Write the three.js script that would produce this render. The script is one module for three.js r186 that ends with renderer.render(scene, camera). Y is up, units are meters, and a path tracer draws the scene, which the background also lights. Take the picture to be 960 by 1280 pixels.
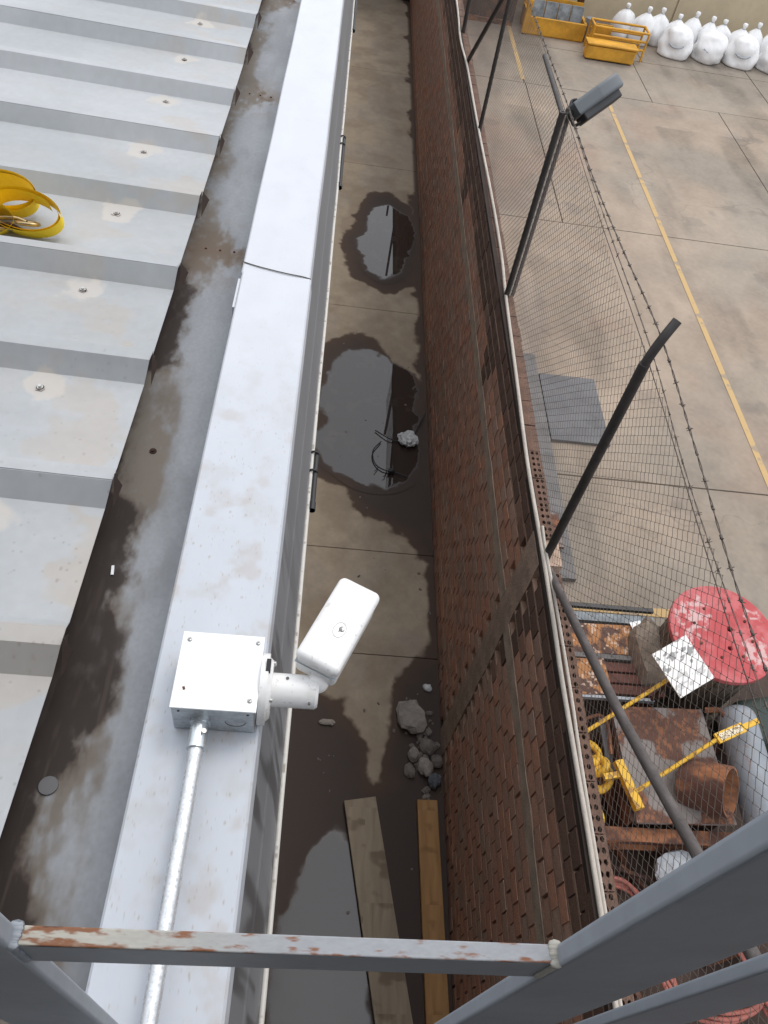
import * as THREE from 'three';
import { mergeGeometries, toCreasedNormals } from 'three/addons/utils/BufferGeometryUtils.js';
import { RoundedBoxGeometry } from 'three/addons/geometries/RoundedBoxGeometry.js';

// ------------------------------------------------------------------ camera, sky, sun, exposure
const scene = new THREE.Scene();
const camera = new THREE.PerspectiveCamera(67.6, 0.75, 0.05, 400);
camera.position.set(0, 5.4, 0);
camera.quaternion.setFromRotationMatrix(new THREE.Matrix4().makeBasis(
  new THREE.Vector3(0.9905, 0.13737, -0.00667).normalize(),
  new THREE.Vector3(-0.09268, 0.63087, -0.77033).normalize(),
  new THREE.Vector3(-0.10162, 0.76363, 0.63761).normalize()));
scene.add(camera);
const renderer = new THREE.WebGLRenderer({ antialias: true });
renderer.toneMapping = THREE.LinearToneMapping;
renderer.toneMappingExposure = 1.0;
renderer.shadowMap.enabled = true;
const SKY = 1.35, SUN = 0.9;
const sunDir = new THREE.Vector3(0.3, 0.86, -0.42).normalize();

// ------------------------------------------------------------------ noise and random
let seed = 12345;
const rnd = () => { seed = (seed * 1664525 + 1013904223) >>> 0; return seed / 4294967296; };
const rr = (a, b) => a + (b - a) * rnd();
function hash(x, y, s) { let h = Math.imul(x, 374761393) + Math.imul(y, 668265263) + Math.imul(s, 974634777); h = Math.imul(h ^ (h >>> 13), 1274126177); return ((h ^ (h >>> 16)) >>> 0) / 4294967296; }
const mod = (a, n) => ((a % n) + n) % n;
function vn(x, y, p, s) {            // value noise of period p
  const xi = Math.floor(x), yi = Math.floor(y); let fx = x - xi, fy = y - yi;
  fx = fx * fx * (3 - 2 * fx); fy = fy * fy * (3 - 2 * fy);
  const x0 = mod(xi, p), x1 = mod(xi + 1, p), y0 = mod(yi, p), y1 = mod(yi + 1, p);
  const a = hash(x0, y0, s), b = hash(x1, y0, s), c = hash(x0, y1, s), d = hash(x1, y1, s);
  return a + (b - a) * fx + (c - a) * fy + (a - b - c + d) * fx * fy;
}
function fbm(x, y, p, s, o = 4) { let v = 0, a = 0.5, t = 0; for (let i = 0; i < o; i++) { v += a * vn(x, y, p, s + i * 17); t += a; a *= 0.5; x *= 2; y *= 2; p *= 2; } return v / t; }
const ss = (a, b, x) => { const t = Math.min(1, Math.max(0, (x - a) / (b - a))); return t * t * (3 - 2 * t); };
const mix = (a, b, t) => [a[0] + (b[0] - a[0]) * t, a[1] + (b[1] - a[1]) * t, a[2] + (b[2] - a[2]) * t];
const lin2s = v => v <= 0.0031308 ? v * 12.92 : 1.055 * Math.pow(v, 1 / 2.4) - 0.055;
const LUT = new Uint8Array(4097); for (let i = 0; i <= 4096; i++) LUT[i] = Math.round(255 * lin2s(i / 4096));
function tex(w, h, fn, rep) {        // fn(u, v) -> linear albedo rgb (+ optional 4th: a grey for roughness / bump)
  const c = new Uint8Array(w * h * 4), g = new Uint8Array(w * h * 4);
  let hasG = false;
  for (let j = 0; j < h; j++) for (let i = 0; i < w; i++) {
    const r = fn((i + 0.5) / w, (j + 0.5) / h), k = (j * w + i) * 4;
    for (let q = 0; q < 3; q++) c[k + q] = LUT[Math.max(0, Math.min(4096, Math.round(r[q] * 4096)))];
    c[k + 3] = 255;
    if (r.length > 3) { hasG = true; g[k] = g[k + 1] = g[k + 2] = Math.max(0, Math.min(255, r[3] * 255)); g[k + 3] = 255; }
  }
  const mk = (d, cs) => { const t = new THREE.DataTexture(d, w, h, THREE.RGBAFormat); t.wrapS = t.wrapT = THREE.RepeatWrapping; t.magFilter = THREE.LinearFilter; t.minFilter = THREE.LinearMipmapLinearFilter; t.generateMipmaps = true; if (cs) t.colorSpace = THREE.SRGBColorSpace; if (rep) t.repeat.set(rep[0], rep[1]); t.needsUpdate = true; return t; };
  return { map: mk(c, true), grey: hasG ? mk(g, false) : null };
}

// sky: an even overcast, brighter overhead and towards the far end of the alley
{
  const w = 256, h = 128, d = new Float32Array(w * h * 4);
  for (let j = 0; j < h; j++) for (let i = 0; i < w; i++) {
    const el = ((j + 0.5) / h - 0.5) * Math.PI, az = ((i + 0.5) / w - 0.5) * 2 * Math.PI;
    const x = Math.cos(el) * Math.cos(az), y = Math.sin(el), z = Math.cos(el) * Math.sin(az);
    const up = Math.max(0, y);
    let L = (0.55 + 0.65 * up) * (1 + 0.28 * (x * sunDir.x + y * sunDir.y + z * sunDir.z));
    L *= 0.9 + 0.22 * fbm((i / w) * 8, (j / h) * 5, 8, 5, 4);
    if (y < 0) L *= 0.35;
    const k = (j * w + i) * 4; d[k] = L * SKY * 0.97; d[k + 1] = L * SKY; d[k + 2] = L * SKY * 1.06; d[k + 3] = 1;
  }
  const t = new THREE.DataTexture(d, w, h, THREE.RGBAFormat, THREE.FloatType);
  t.mapping = THREE.EquirectangularReflectionMapping; t.magFilter = THREE.LinearFilter; t.needsUpdate = true;
  scene.background = t; scene.environment = t;
  const sun = new THREE.DirectionalLight(0xfff4e6, SUN);
  sun.position.copy(sunDir).multiplyScalar(40); sun.castShadow = true; sun.shadow.radius = 40;
  Object.assign(sun.shadow.camera, { left: -25, right: 25, top: 25, bottom: -25, near: 1, far: 90 });
  sun.shadow.mapSize.set(2048, 2048);
  scene.add(sun); scene.add(sun.target);
}

// ------------------------------------------------------------------ object helpers
const used = {};
function numbered(n) { if (!(n in used)) { used[n] = 0; return n; } used[n]++; return n + '_' + String(used[n]).padStart(3, '0'); }
function thing(name, label, category, pos = [0, 0, 0], group) {
  const o = new THREE.Group(); o.name = numbered(name); o.position.set(...pos); o.userData = { label, category };
  if (group) o.userData.group = group;
  o.org = pos; scene.add(o); return o;
}
function boxUV(g) {
  const p = g.attributes.position, n = g.attributes.normal, uv = new Float32Array(p.count * 2);
  for (let i = 0; i < p.count; i++) {
    const ax = Math.abs(n.getX(i)), ay = Math.abs(n.getY(i)), az = Math.abs(n.getZ(i));
    if (ay >= ax && ay >= az) { uv[2 * i] = p.getX(i); uv[2 * i + 1] = p.getZ(i); }
    else if (ax >= az) { uv[2 * i] = p.getZ(i); uv[2 * i + 1] = p.getY(i); }
    else { uv[2 * i] = p.getX(i); uv[2 * i + 1] = p.getY(i); }
  }
  g.setAttribute('uv', new THREE.BufferAttribute(uv, 2)); return g;
}
function clean(g, keepUV) {
  let q = g.index ? g.toNonIndexed() : g;
  for (const k of Object.keys(q.attributes)) if (!['position', 'normal', 'uv'].includes(k)) q.deleteAttribute(k);
  if (!q.attributes.normal) q.computeVertexNormals();
  if (!keepUV || !q.attributes.uv) boxUV(q);
  return q;
}
function merge(list, keepUV) { list = [].concat(list).map(g => clean(g, keepUV)); return list.length > 1 ? mergeGeometries(list) : list[0]; }
function finish(m, name) { m.name = name; m.castShadow = m.receiveShadow = true; return m; }
function orgOf(o) { while (o && !o.org) o = o.parent; return o ? o.org : [0, 0, 0]; }
function part(name, list, mat, parent, opt = {}) {      // geometry given in world metres
  const g = merge(list, opt.uv); const o = orgOf(parent); g.translate(-o[0], -o[1], -o[2]);
  const m = finish(new THREE.Mesh(g, mat), name); parent.add(m);
  if (opt.label) m.userData.label = opt.label;
  if (opt.stuff) m.userData.kind = 'stuff';
  return m;
}
function solo(name, list, mat, label, category, group, opt = {}) {   // a thing that is one mesh
  const m = finish(new THREE.Mesh(merge(list, opt.uv), mat), numbered(name)); scene.add(m);
  m.geometry.computeBoundingBox(); const b = m.geometry.boundingBox, c = [(b.min.x + b.max.x) / 2, b.min.y, (b.min.z + b.max.z) / 2];
  m.geometry.translate(-c[0], -c[1], -c[2]); m.position.set(...c); m.org = c;
  m.userData = { label, category }; if (group) m.userData.group = group;
  return m;
}
function struct(name, list, mat, opt = {}) { const m = finish(new THREE.Mesh(merge(list, opt.uv), mat), numbered(name)); m.userData.kind = opt.kind || 'structure'; if (opt.label) m.userData.label = opt.label; m.org = [0, 0, 0]; scene.add(m); return m; }
const V = (x, y, z) => new THREE.Vector3(x, y, z);
function bx(x0, x1, y0, y1, z0, z1, r = 0) {
  const w = Math.abs(x1 - x0), h = Math.abs(y1 - y0), d = Math.abs(z1 - z0);
  const g = r ? new RoundedBoxGeometry(w, h, d, 2, Math.min(r, w / 2.01, h / 2.01, d / 2.01)) : new THREE.BoxGeometry(w, h, d);
  g.translate((x0 + x1) / 2, (y0 + y1) / 2, (z0 + z1) / 2); return g;
}
function ob(c, s, e = [0, 0, 0], r = 0) { const g = r ? new RoundedBoxGeometry(s[0], s[1], s[2], 3, r) : new THREE.BoxGeometry(...s); g.applyMatrix4(new THREE.Matrix4().makeRotationFromEuler(new THREE.Euler(...e, 'YXZ'))); g.translate(...c); return g; }
function cyl(a, b, r, n = 16, r2 = r, open = false) {
  const A = V(...a), B = V(...b), d = B.clone().sub(A), L = d.length();
  const g = new THREE.CylinderGeometry(r2, r, L, n, 1, open);
  g.applyQuaternion(new THREE.Quaternion().setFromUnitVectors(V(0, 1, 0), d.normalize()));
  g.translate((A.x + B.x) / 2, (A.y + B.y) / 2, (A.z + B.z) / 2); return g;
}
function bar(a, b, w, h) {        // rectangular bar between two points, w across, h tall
  const A = V(...a), B = V(...b), d = B.clone().sub(A), L = d.length(); d.normalize();
  let s = V(0, 1, 0).cross(d); if (s.length() < 0.01) s = V(1, 0, 0); s.normalize(); const u = d.clone().cross(s);
  const g = new THREE.BoxGeometry(w, h, L); g.applyMatrix4(new THREE.Matrix4().makeBasis(s, u, d));
  g.translate((A.x + B.x) / 2, (A.y + B.y) / 2, (A.z + B.z) / 2); return g;
}
function tube(pts, r, seg = 60, n = 8, closed = false) { return new THREE.TubeGeometry(new THREE.CatmullRomCurve3(pts.map(p => V(...p)), closed, 'catmullrom', 0.5), seg, r, n, closed); }
function blob(pts, y, thick = 0, jitter = 0, n = 90) {   // smooth outline in (x, z), flat or with thickness, lying level
  const c = new THREE.CatmullRomCurve3(pts.map(p => V(p[0], 0, p[1])), true).getPoints(n);
  const s = new THREE.Shape(); c.forEach((q, i) => { const x = q.x + jitter * (fbm(i * 0.16, 3, 4096, 8, 3) - 0.5), z = q.z + jitter * (fbm(i * 0.16, 9, 4096, 12, 3) - 0.5); i ? s.lineTo(x, -z) : s.moveTo(x, -z); });
  const g = thick ? new THREE.ExtrudeGeometry(s, { depth: thick, bevelEnabled: false }) : new THREE.ShapeGeometry(s);
  g.rotateX(-Math.PI / 2); g.translate(0, y, 0); return g;
}
function rock(r, s, sq = [1, 1, 1]) { const g = new THREE.IcosahedronGeometry(r, 2); const p = g.attributes.position; for (let i = 0; i < p.count; i++) { const x = p.getX(i), y = p.getY(i), z = p.getZ(i); const k = 0.6 + 0.6 * vn(x / r * 1.3 + 9 + s, y / r * 1.3 + z / r * 0.9 + 7, 4096, s) + 0.35 * vn(x / r * 3.1 + 29 + s, y / r * 2.7 + z / r * 3 + 17, 4096, s + 3); p.setXYZ(i, x * k * sq[0], y * k * sq[1], z * k * sq[2]); } const q = g.index ? g.toNonIndexed() : g; q.deleteAttribute('normal'); q.computeVertexNormals(); return q; }
const S = o => new THREE.MeshStandardMaterial(o), PH = o => new THREE.MeshPhysicalMaterial(o);
const rgb = (r, g, b) => new THREE.Color().setRGB(r, g, b);

// ------------------------------------------------------------------ materials
const noiseT = (w, base, amp, p, sd, o = 5) => tex(w, w, (u, v) => { const n = fbm(u * p, v * p, p, sd, o) - 0.5, m = fbm(u * p * 8, v * p * 8, p * 8, sd + 50, 3) - 0.5; const k = 1 + amp * (n * 1.6 + m * 0.6); return [base[0] * k, base[1] * k, base[2] * k, 0.5 + n + m * 0.5]; });
const tConc = tex(1536, 1536, (u, v) => {
  const a = fbm(u * 9, v * 9, 9, 3, 5), b = fbm(u * 48, v * 48, 48, 9, 3), c = fbm(u * 320, v * 320, 320, 21, 2), st = ss(0.54, 0.7, fbm(u * 8, v * 8, 8, 77, 4)), sm = fbm(u * 22 + 3, v * 5, 110, 177, 4);
  const k = 1 + 0.5 * (a - 0.5) + 0.26 * (b - 0.5) + 0.16 * (c - 0.5) - 0.22 * ss(0.5, 0.7, sm);
  let col = mix([0.29, 0.233, 0.18], [0.25, 0.213, 0.172], ss(0.4, 0.62, fbm(u * 6, v * 6, 6, 31, 3)));
  col = mix(col, [0.25, 0.17, 0.128], st * 0.5);
  const cr = Math.abs(fbm(u * 7 + 0.4 * b / 7, v * 7, 7, 205, 5) - 0.5), cm = ss(0.55, 0.65, fbm(u * 5, v * 5, 5, 209, 3));
  col = mix(col, [0.12, 0.1, 0.085], (1 - ss(0.0015, 0.004, cr)) * cm * 0.35);
  col = mix(col, [0.11, 0.095, 0.085], 0.32 * ss(0.66, 0.8, fbm(u * 34, v * 34, 34, 213, 4)));
  const ty = Math.abs(mod(u * 3.0 + 0.06 * Math.sin(v * 12.566), 1) - 0.5);
  col = mix(col, [0.2, 0.175, 0.155], 0.35 * (1 - ss(0.02, 0.05, ty)) * ss(0.42, 0.6, fbm(u * 12, v * 12, 12, 217, 3)));
  return [col[0] * k, col[1] * k, col[2] * k, b * 0.5 + c * 0.5];
});
const M = {};
M.yard = S({ map: tConc.map, bumpMap: tConc.grey, bumpScale: 0.002, roughness: 0.92 });
tConc.map.repeat.set(1 / 14, 1 / 14); tConc.grey.repeat.set(1 / 14, 1 / 14);
const rep = (t, s) => { t.map.repeat.set(1 / s, 1 / s); if (t.grey) t.grey.repeat.set(1 / s, 1 / s); return t; };
const tBrick = rep(noiseT(256, [0.9, 0.9, 0.9], 0.45, 6, 41), 0.35);
const brickM = (r, g, b) => S({ color: rgb(r, g, b), map: tBrick.map, bumpMap: tBrick.grey, bumpScale: 0.004, roughness: 0.95 });
const dryTones = [[0.6, 0.325, 0.225], [0.53, 0.31, 0.222], [0.62, 0.31, 0.205], [0.56, 0.345, 0.255], [0.6, 0.295, 0.195], [0.51, 0.33, 0.25]], wetTone = [0.16, 0.092, 0.066];
M.bricks = [0, 0.3, 0.6, 0.85, 1].map(w => dryTones.map(c => brickM(...mix(c, wetTone, w))));
M.mortar = S({ color: rgb(0.38, 0.25, 0.185), map: tBrick.map, roughness: 0.97 });
M.beam = S({ color: rgb(0.5, 0.385, 0.295), map: tBrick.map, bumpMap: tBrick.grey, bumpScale: 0.004, roughness: 0.95 });
M.column = S({ color: rgb(0.46, 0.33, 0.25), map: tBrick.map, bumpMap: tBrick.grey, bumpScale: 0.005, roughness: 0.95 });
M.stain = S({ color: rgb(0.05, 0.034, 0.027), map: tBrick.map, roughness: 0.9 });
const tRust = rep(tex(512, 512, (u, v) => { const a = fbm(u * 6, v * 6, 6, 13, 5), b = fbm(u * 30, v * 30, 30, 19, 3); let c = mix([0.075, 0.033, 0.023], [0.26, 0.105, 0.045], ss(0.42, 0.66, a)); const k = 0.75 + 0.5 * b; return [c[0] * k, c[1] * k, c[2] * k, b]; }), 0.8);
M.rust = S({ map: tRust.map, bumpMap: tRust.grey, bumpScale: 0.003, roughness: 0.9 });
M.rustDark = S({ map: tRust.map, color: rgb(0.45, 0.42, 0.42), bumpMap: tRust.grey, bumpScale: 0.003, roughness: 0.9 });
const tRustPaint = rep(tex(512, 512, (u, v) => { const a = fbm(u * 5, v * 5, 5, 91, 5), b = fbm(u * 30, v * 30, 30, 19, 3); let c = mix([0.2, 0.085, 0.042], [0.1, 0.045, 0.03], ss(0.3, 0.5, b)); c = mix(c, [0.2, 0.185, 0.175], ss(0.5, 0.6, a) * 0.9); return [...c, b]; }), 0.9);
M.rustPaint = S({ map: tRustPaint.map, bumpMap: tRustPaint.grey, bumpScale: 0.002, roughness: 0.85 });
const tRustOr = rep(tex(512, 512, (u, v) => { const a = fbm(u * 7, v * 7, 7, 191, 5), b = fbm(u * 26, v * 26, 26, 119, 4); let c = mix([0.1, 0.055, 0.042], [0.36, 0.17, 0.07], ss(0.46, 0.58, a)); c = mix(c, [0.55, 0.42, 0.33], ss(0.62, 0.7, b) * 0.8); return [...c, b]; }), 0.7);
M.rustOrange = S({ map: tRustOr.map, roughness: 0.9 });
const tGalv = rep(tex(512, 512, (u, v) => { const a = fbm(u * 14, v * 14, 14, 61, 4), b = fbm(u * 60, v * 60, 60, 67, 3); const k = 0.78 + 0.5 * (a - 0.5) + 0.3 * (b - 0.5); return [0.62 * k, 0.66 * k, 0.69 * k, 0.3 + 0.5 * a]; }), 0.25);
M.galv = S({ map: tGalv.map, roughnessMap: tGalv.grey, roughness: 0.75, metalness: 0.75 });
const tTube = rep(tex(256, 256, (u, v) => { const b = fbm(u * 30, v * 30, 30, 67, 3), c = ss(0.5, 0.72, fbm(u * 36, v * 36, 36, 167, 3)); const k = 0.85 + 0.5 * (b - 0.5); return mix([0.74 * k, 0.76 * k, 0.78 * k], [0.22, 0.22, 0.22], c * 0.3).concat(0.25 + 0.6 * b); }), 0.12);
M.emt = S({ map: tTube.map, roughnessMap: tTube.grey, roughness: 0.7, metalness: 0.8 });
M.coverWhite = S({ map: rep(tex(256, 256, (u, v) => { const d = ss(0.66, 0.76, fbm(u * 16, v * 16, 16, 7, 4)); return mix([0.76, 0.78, 0.79], [0.45, 0.43, 0.4], d * 0.22 + 0.16 * ss(0.5, 0.75, fbm(u * 5, v * 5, 5, 17, 5))); }), 0.2).map, roughness: 0.45, metalness: 0.15 });
M.camWhite = PH({ map: rep(tex(256, 256, (u, v) => { const d = ss(0.52, 0.8, fbm(u * 6, v * 6, 6, 27, 6)), e = ss(0.72, 0.8, fbm(u * 40, v * 40, 40, 29, 2)); return mix(mix([0.79, 0.79, 0.78], [0.6, 0.58, 0.54], d * 0.5), [0.4, 0.37, 0.33], e * 0.4); }), 0.22).map, roughness: 0.38, clearcoat: 0.3, clearcoatRoughness: 0.25 });
M.black = S({ color: rgb(0.02, 0.02, 0.022), roughness: 0.5 });
M.darkSlot = S({ color: rgb(0.012, 0.012, 0.016), roughness: 0.7 });
M.screw = S({ color: rgb(0.5, 0.5, 0.48), roughness: 0.4, metalness: 0.8 });
M.glassDark = PH({ color: rgb(0.02, 0.02, 0.025), roughness: 0.05, clearcoat: 1 });
M.postPaint = S({ map: rep(noiseT(256, [0.048, 0.042, 0.039], 0.6, 8, 141), 0.4).map, roughness: 0.6 });
M.postGrey = S({ map: rep(noiseT(256, [0.11, 0.095, 0.09], 0.7, 8, 143), 0.4).map, roughness: 0.6 });
M.wire = S({ color: rgb(0.2, 0.165, 0.14), roughness: 0.7, metalness: 0.2 });
M.barb = S({ color: rgb(0.11, 0.09, 0.078), roughness: 0.7, metalness: 0.3 });
M.cable = S({ map: rep(noiseT(256, [0.52, 0.47, 0.41], 0.4, 8, 151), 0.3).map, roughness: 0.75 });
const tLadder = rep(noiseT(512, [0.265, 0.29, 0.325], 0.2, 5, 161), 0.6);
M.ladder = S({ map: tLadder.map, bumpMap: tLadder.grey, bumpScale: 0.0006, roughness: 0.5 });
M.yellowPaint = S({ map: rep(tex(256, 256, (u, v) => { const n = fbm(u * 9, v * 9, 9, 71, 4); return mix([0.62, 0.36, 0.02], [0.3, 0.16, 0.03], ss(0.58, 0.72, n)); }), 0.5).map, roughness: 0.6 });
M.yellowBin = S({ map: rep(noiseT(256, [0.55, 0.28, 0.025], 0.5, 6, 73), 1).map, roughness: 0.65 });
M.lineYellow = S({ map: rep(tex(512, 512, (u, v) => { const n = fbm(u * 12, v * 12, 12, 81, 5); return mix([0.45, 0.31, 0.145], [0.29, 0.23, 0.165], ss(0.52, 0.7, n)); }), 1.2).map, roughness: 0.9 });
M.darkJoint = S({ color: rgb(0.12, 0.1, 0.082), roughness: 1 });
M.farWall = S({ map: rep(noiseT(512, [0.5, 0.42, 0.29], 0.22, 6, 83), 4).map, roughness: 0.9 });
M.sack = S({ map: rep(noiseT(256, [0.78, 0.78, 0.78], 0.14, 6, 87), 0.5).map, roughness: 0.8 });
M.steelGrey = S({ map: rep(noiseT(512, [0.125, 0.12, 0.118], 0.5, 6, 97), 1.2).map, roughness: 0.75 });
M.plateGrey = S({ map: rep(noiseT(512, [0.12, 0.12, 0.125], 0.35, 6, 99), 1).map, roughness: 0.8 });
M.dirt = S({ map: rep(tex(512, 512, (u, v) => { const a = fbm(u * 9, v * 9, 9, 23, 5), b = fbm(u * 60, v * 60, 60, 29, 3); const k = 0.5 + a * 0.7 + b * 0.4; return [0.052 * k, 0.034 * k, 0.027 * k, b]; }), 1.5).map, roughness: 0.95 });
const woodT = (c1, c2, sd) => rep(tex(256, 512, (u, v) => { const g = fbm(u * 22 + 1.5 * fbm(u * 3, v * 3, 3, sd, 3), v * 2, 22, sd + 3, 4), k = ss(0.6, 0.78, fbm(u * 4, v * 6, 12, sd + 9, 3)); const c = mix(c1, c2, g); return mix(c, [c2[0] * 0.5, c2[1] * 0.45, c2[2] * 0.4], k * 0.6).concat(g); }), 0.6);
const tW1 = woodT([0.42, 0.345, 0.25], [0.27, 0.21, 0.15], 201), tW2 = woodT([0.5, 0.28, 0.11], [0.32, 0.16, 0.055], 231), tW3 = woodT([0.16, 0.13, 0.1], [0.08, 0.062, 0.046], 251);
M.plankGrey = S({ map: tW1.map, bumpMap: tW1.grey, bumpScale: 0.002, roughness: 0.85 });
M.plankOrange = S({ map: tW2.map, bumpMap: tW2.grey, bumpScale: 0.002, roughness: 0.7 });
M.drumWood = S({ map: tW3.map, bumpMap: tW3.grey, bumpScale: 0.003, roughness: 0.9 });
M.redSlat = S({ map: rep(noiseT(256, [0.1, 0.04, 0.03], 0.6, 6, 203), 0.5).map, roughness: 0.9 });
M.rock = S({ map: rep(noiseT(256, [0.36, 0.32, 0.285], 0.5, 6, 207), 0.3).map, roughness: 0.95 });
M.rockDark = S({ map: rep(noiseT(256, [0.2, 0.175, 0.155], 0.5, 6, 209), 0.3).map, roughness: 0.9 });
M.rockBlue = S({ map: rep(noiseT(256, [0.14, 0.15, 0.165], 0.4, 6, 211), 0.3).map, roughness: 0.9 });
M.plasticWhite = S({ color: rgb(0.62, 0.63, 0.64), roughness: 0.35, side: THREE.DoubleSide });
M.strap = S({ map: rep(tex(128, 128, (u, v) => { const k = 0.86 + 0.28 * (mod(u * 64, 2) < 1 ? 1 : 0) * (mod(v * 64, 2) < 1 ? 0.6 : 1); return [0.9 * k, 0.63 * k, 0.012]; }), 0.06).map, roughness: 0.7, side: THREE.DoubleSide });
M.brass = S({ color: rgb(0.4, 0.3, 0.16), roughness: 0.35, metalness: 0.9 });
M.hose = S({ map: rep(noiseT(256, [0.27, 0.085, 0.065], 0.5, 8, 213), 0.3).map, roughness: 0.7 });
M.rag = S({ map: rep(noiseT(256, [0.36, 0.39, 0.42], 0.4, 6, 217), 0.3).map, roughness: 0.9 });
M.bag = S({ map: rep(noiseT(256, [0.2, 0.165, 0.13], 0.6, 6, 219), 0.3).map, roughness: 0.95 });
M.tank = S({ map: rep(tex(256, 256, (u, v) => { const a = fbm(u * 6, v * 6, 6, 221, 4), b = ss(0.6, 0.75, fbm(u * 8, v * 8, 8, 223, 4)); const k = 0.8 + 0.4 * a; return mix([0.2 * k, 0.22 * k, 0.245 * k], [0.2, 0.1, 0.06], b * 0.7); }), 0.7).map, roughness: 0.55 });
M.upperWall = S({ map: rep(noiseT(256, [0.13, 0.125, 0.12], 0.3, 6, 225), 3).map, roughness: 0.95 });
M.caseGrey = S({ color: rgb(0.1, 0.112, 0.122), roughness: 0.45 });
M.caseDark = S({ color: rgb(0.022, 0.022, 0.024), roughness: 0.5 });
M.tarp = S({ color: rgb(0.02, 0.035, 0.03), roughness: 0.7 });
M.blueGrey = S({ map: rep(noiseT(256, [0.22, 0.25, 0.27], 0.7, 8, 227), 0.6).map, roughness: 0.7 });

// ------------------------------------------------------------------ alley floor: slabs, wet stains, puddles
const P1w = [[.28, -9.9], [.45, -10.35], [.8, -10.4], [1.08, -10.1], [1.2, -9.4], [1.2, -8.6], [1.1, -8.15], [.69, -7.95], [.3, -8.22], [.15, -9.0]];
const P2w = [[-.1, -6.7], [.1, -6.98], [.34, -7.15], [.6, -7.1], [.8, -6.75], [1.2, -6.35], [1.25, -5.5], [1.3, -4.5], [1.25, -3.85], [1.02, -4.05], [.85, -4.25], [.7, -4.35], [.45, -4.5], [.28, -4.75], [.1, -4.85], [-.1, -5.0]];
const P3w = [[-.1, -2.75], [.2, -2.7], [.42, -2.62], [.62, -2.3], [.68, -2.02], [.74, -2.35], [.8, -2.75], [.92, -3.05], [1.08, -3.1], [1.3, -3.2], [1.3, .9], [-.1, .9]];
const W1 = [[.42, -9.5], [.52, -9.9], [.75, -10.02], [1.02, -9.8], [1.08, -9.4], [1.0, -8.9], [.93, -8.42], [.7, -8.22], [.48, -8.4], [.38, -8.85]];
const W2 = [[.06, -6.3], [.14, -6.6], [.3, -6.82], [.55, -6.88], [.78, -6.72], [1.0, -6.52], [1.06, -6.1], [1.0, -5.6], [1.04, -5.2], [.93, -4.95], [.72, -4.82], [.45, -4.84], [.26, -4.98], [.08, -5.15], [.0, -5.4], [.12, -5.62], [.02, -5.9]];
const W3 = [[.1, -1.0], [.2, -1.3], [.27, -1.5], [.4, -1.62], [.5, -1.55], [.58, -1.3], [.62, -1.0], [.64, -.6], [.6, .3], [.4, .5], [.2, .5], [.03, 0]];
function polyDist(P, x, z) {   // signed distance, negative inside
  let d = 1e9, ins = false;
  for (let i = 0, j = P.length - 1; i < P.length; j = i++) {
    const ax = P[j][0], az = P[j][1], bxx = P[i][0], bz = P[i][1], ex = bxx - ax, ez = bz - az;
    const t = Math.max(0, Math.min(1, ((x - ax) * ex + (z - az) * ez) / (ex * ex + ez * ez)));
    const dx = x - ax - ex * t, dz = z - az - ez * t; d = Math.min(d, dx * dx + dz * dz);
    if ((az > z) !== (bz > z) && x < (bxx - ax) * (z - az) / (bz - az) + ax) ins = !ins;
  }
  return ins ? -Math.sqrt(d) : Math.sqrt(d);
}
const AX0 = -0.06, AX1 = 1.17, AZ0 = -18.4, AZ1 = 0.8;
const tAlley = tex(192, 2048, (u, v) => {
  const x = AX0 + u * (AX1 - AX0), z = AZ0 + v * (AZ1 - AZ0);
  const n = fbm(x * 3 + 40, z * 3 + 80, 4096, 301, 5), n2 = fbm(x * 11 + 40, z * 11 + 300, 4096, 305, 4), n3 = fbm(x * 50 + 40, z * 50 + 900, 8192, 309, 2);
  let c = mix([0.44, 0.362, 0.272], [0.36, 0.29, 0.215], ss(0.35, 0.65, n));
  c = mix(c, [0.38, 0.33, 0.28], ss(0.58, 0.64, fbm(x * 2 + 9, z * 1.4 + 50, 4096, 311, 3)) * 0.35);
  const k = 0.84 + 0.22 * n2 + 0.12 * n3; c = [c[0] * k, c[1] * k, c[2] * k];
  let d = 1e9; const w = 0.1 * (n2 - 0.5) + 0.2 * (n - 0.5);
  for (const P of [P1w, P2w, P3w]) d = Math.min(d, polyDist(P, x, z) + w);
  d = Math.min(d, 1.166 - x - 0.05 - 0.1 * ss(0.4, 0.8, n));        // damp foot of the brick wall
  const wet = 1 - ss(-0.025, 0.03, d);
  const deep = 1 - ss(-0.2, -0.02, d);
  const wc = mix([0.095, 0.06, 0.042], [0.055, 0.035, 0.026], deep);
  c = mix(c, wc, wet);
  let wd = 1e9; for (const P of [W1, W2, W3]) wd = Math.min(wd, polyDist(P, x, z)); wd += 0.1 * (n2 - 0.5) + 0.16 * (n - 0.5);
  const wat = (1 - ss(-0.02, 0.035, wd)) * (z > -2 ? 0.8 + 0.1 * n2 : 1);                      // standing water: dark silt below, mirror smooth on top
  c = mix(c, mix([0.042, 0.031, 0.026], [0.06, 0.046, 0.037], ss(0.5, 0.68, n2) * ss(0.5, 0.6, n)), wat);
  return [c[0], c[1], c[2], Math.max(0.015, (0.92 - 0.22 * wet * (0.4 + 0.6 * deep)) * (1 - wat) + 0.015)];
});
M.water = PH({ map: tAlley.map, roughnessMap: tAlley.grey, roughness: 1, ior: 1.55 });
M.alley = M.water;
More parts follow.
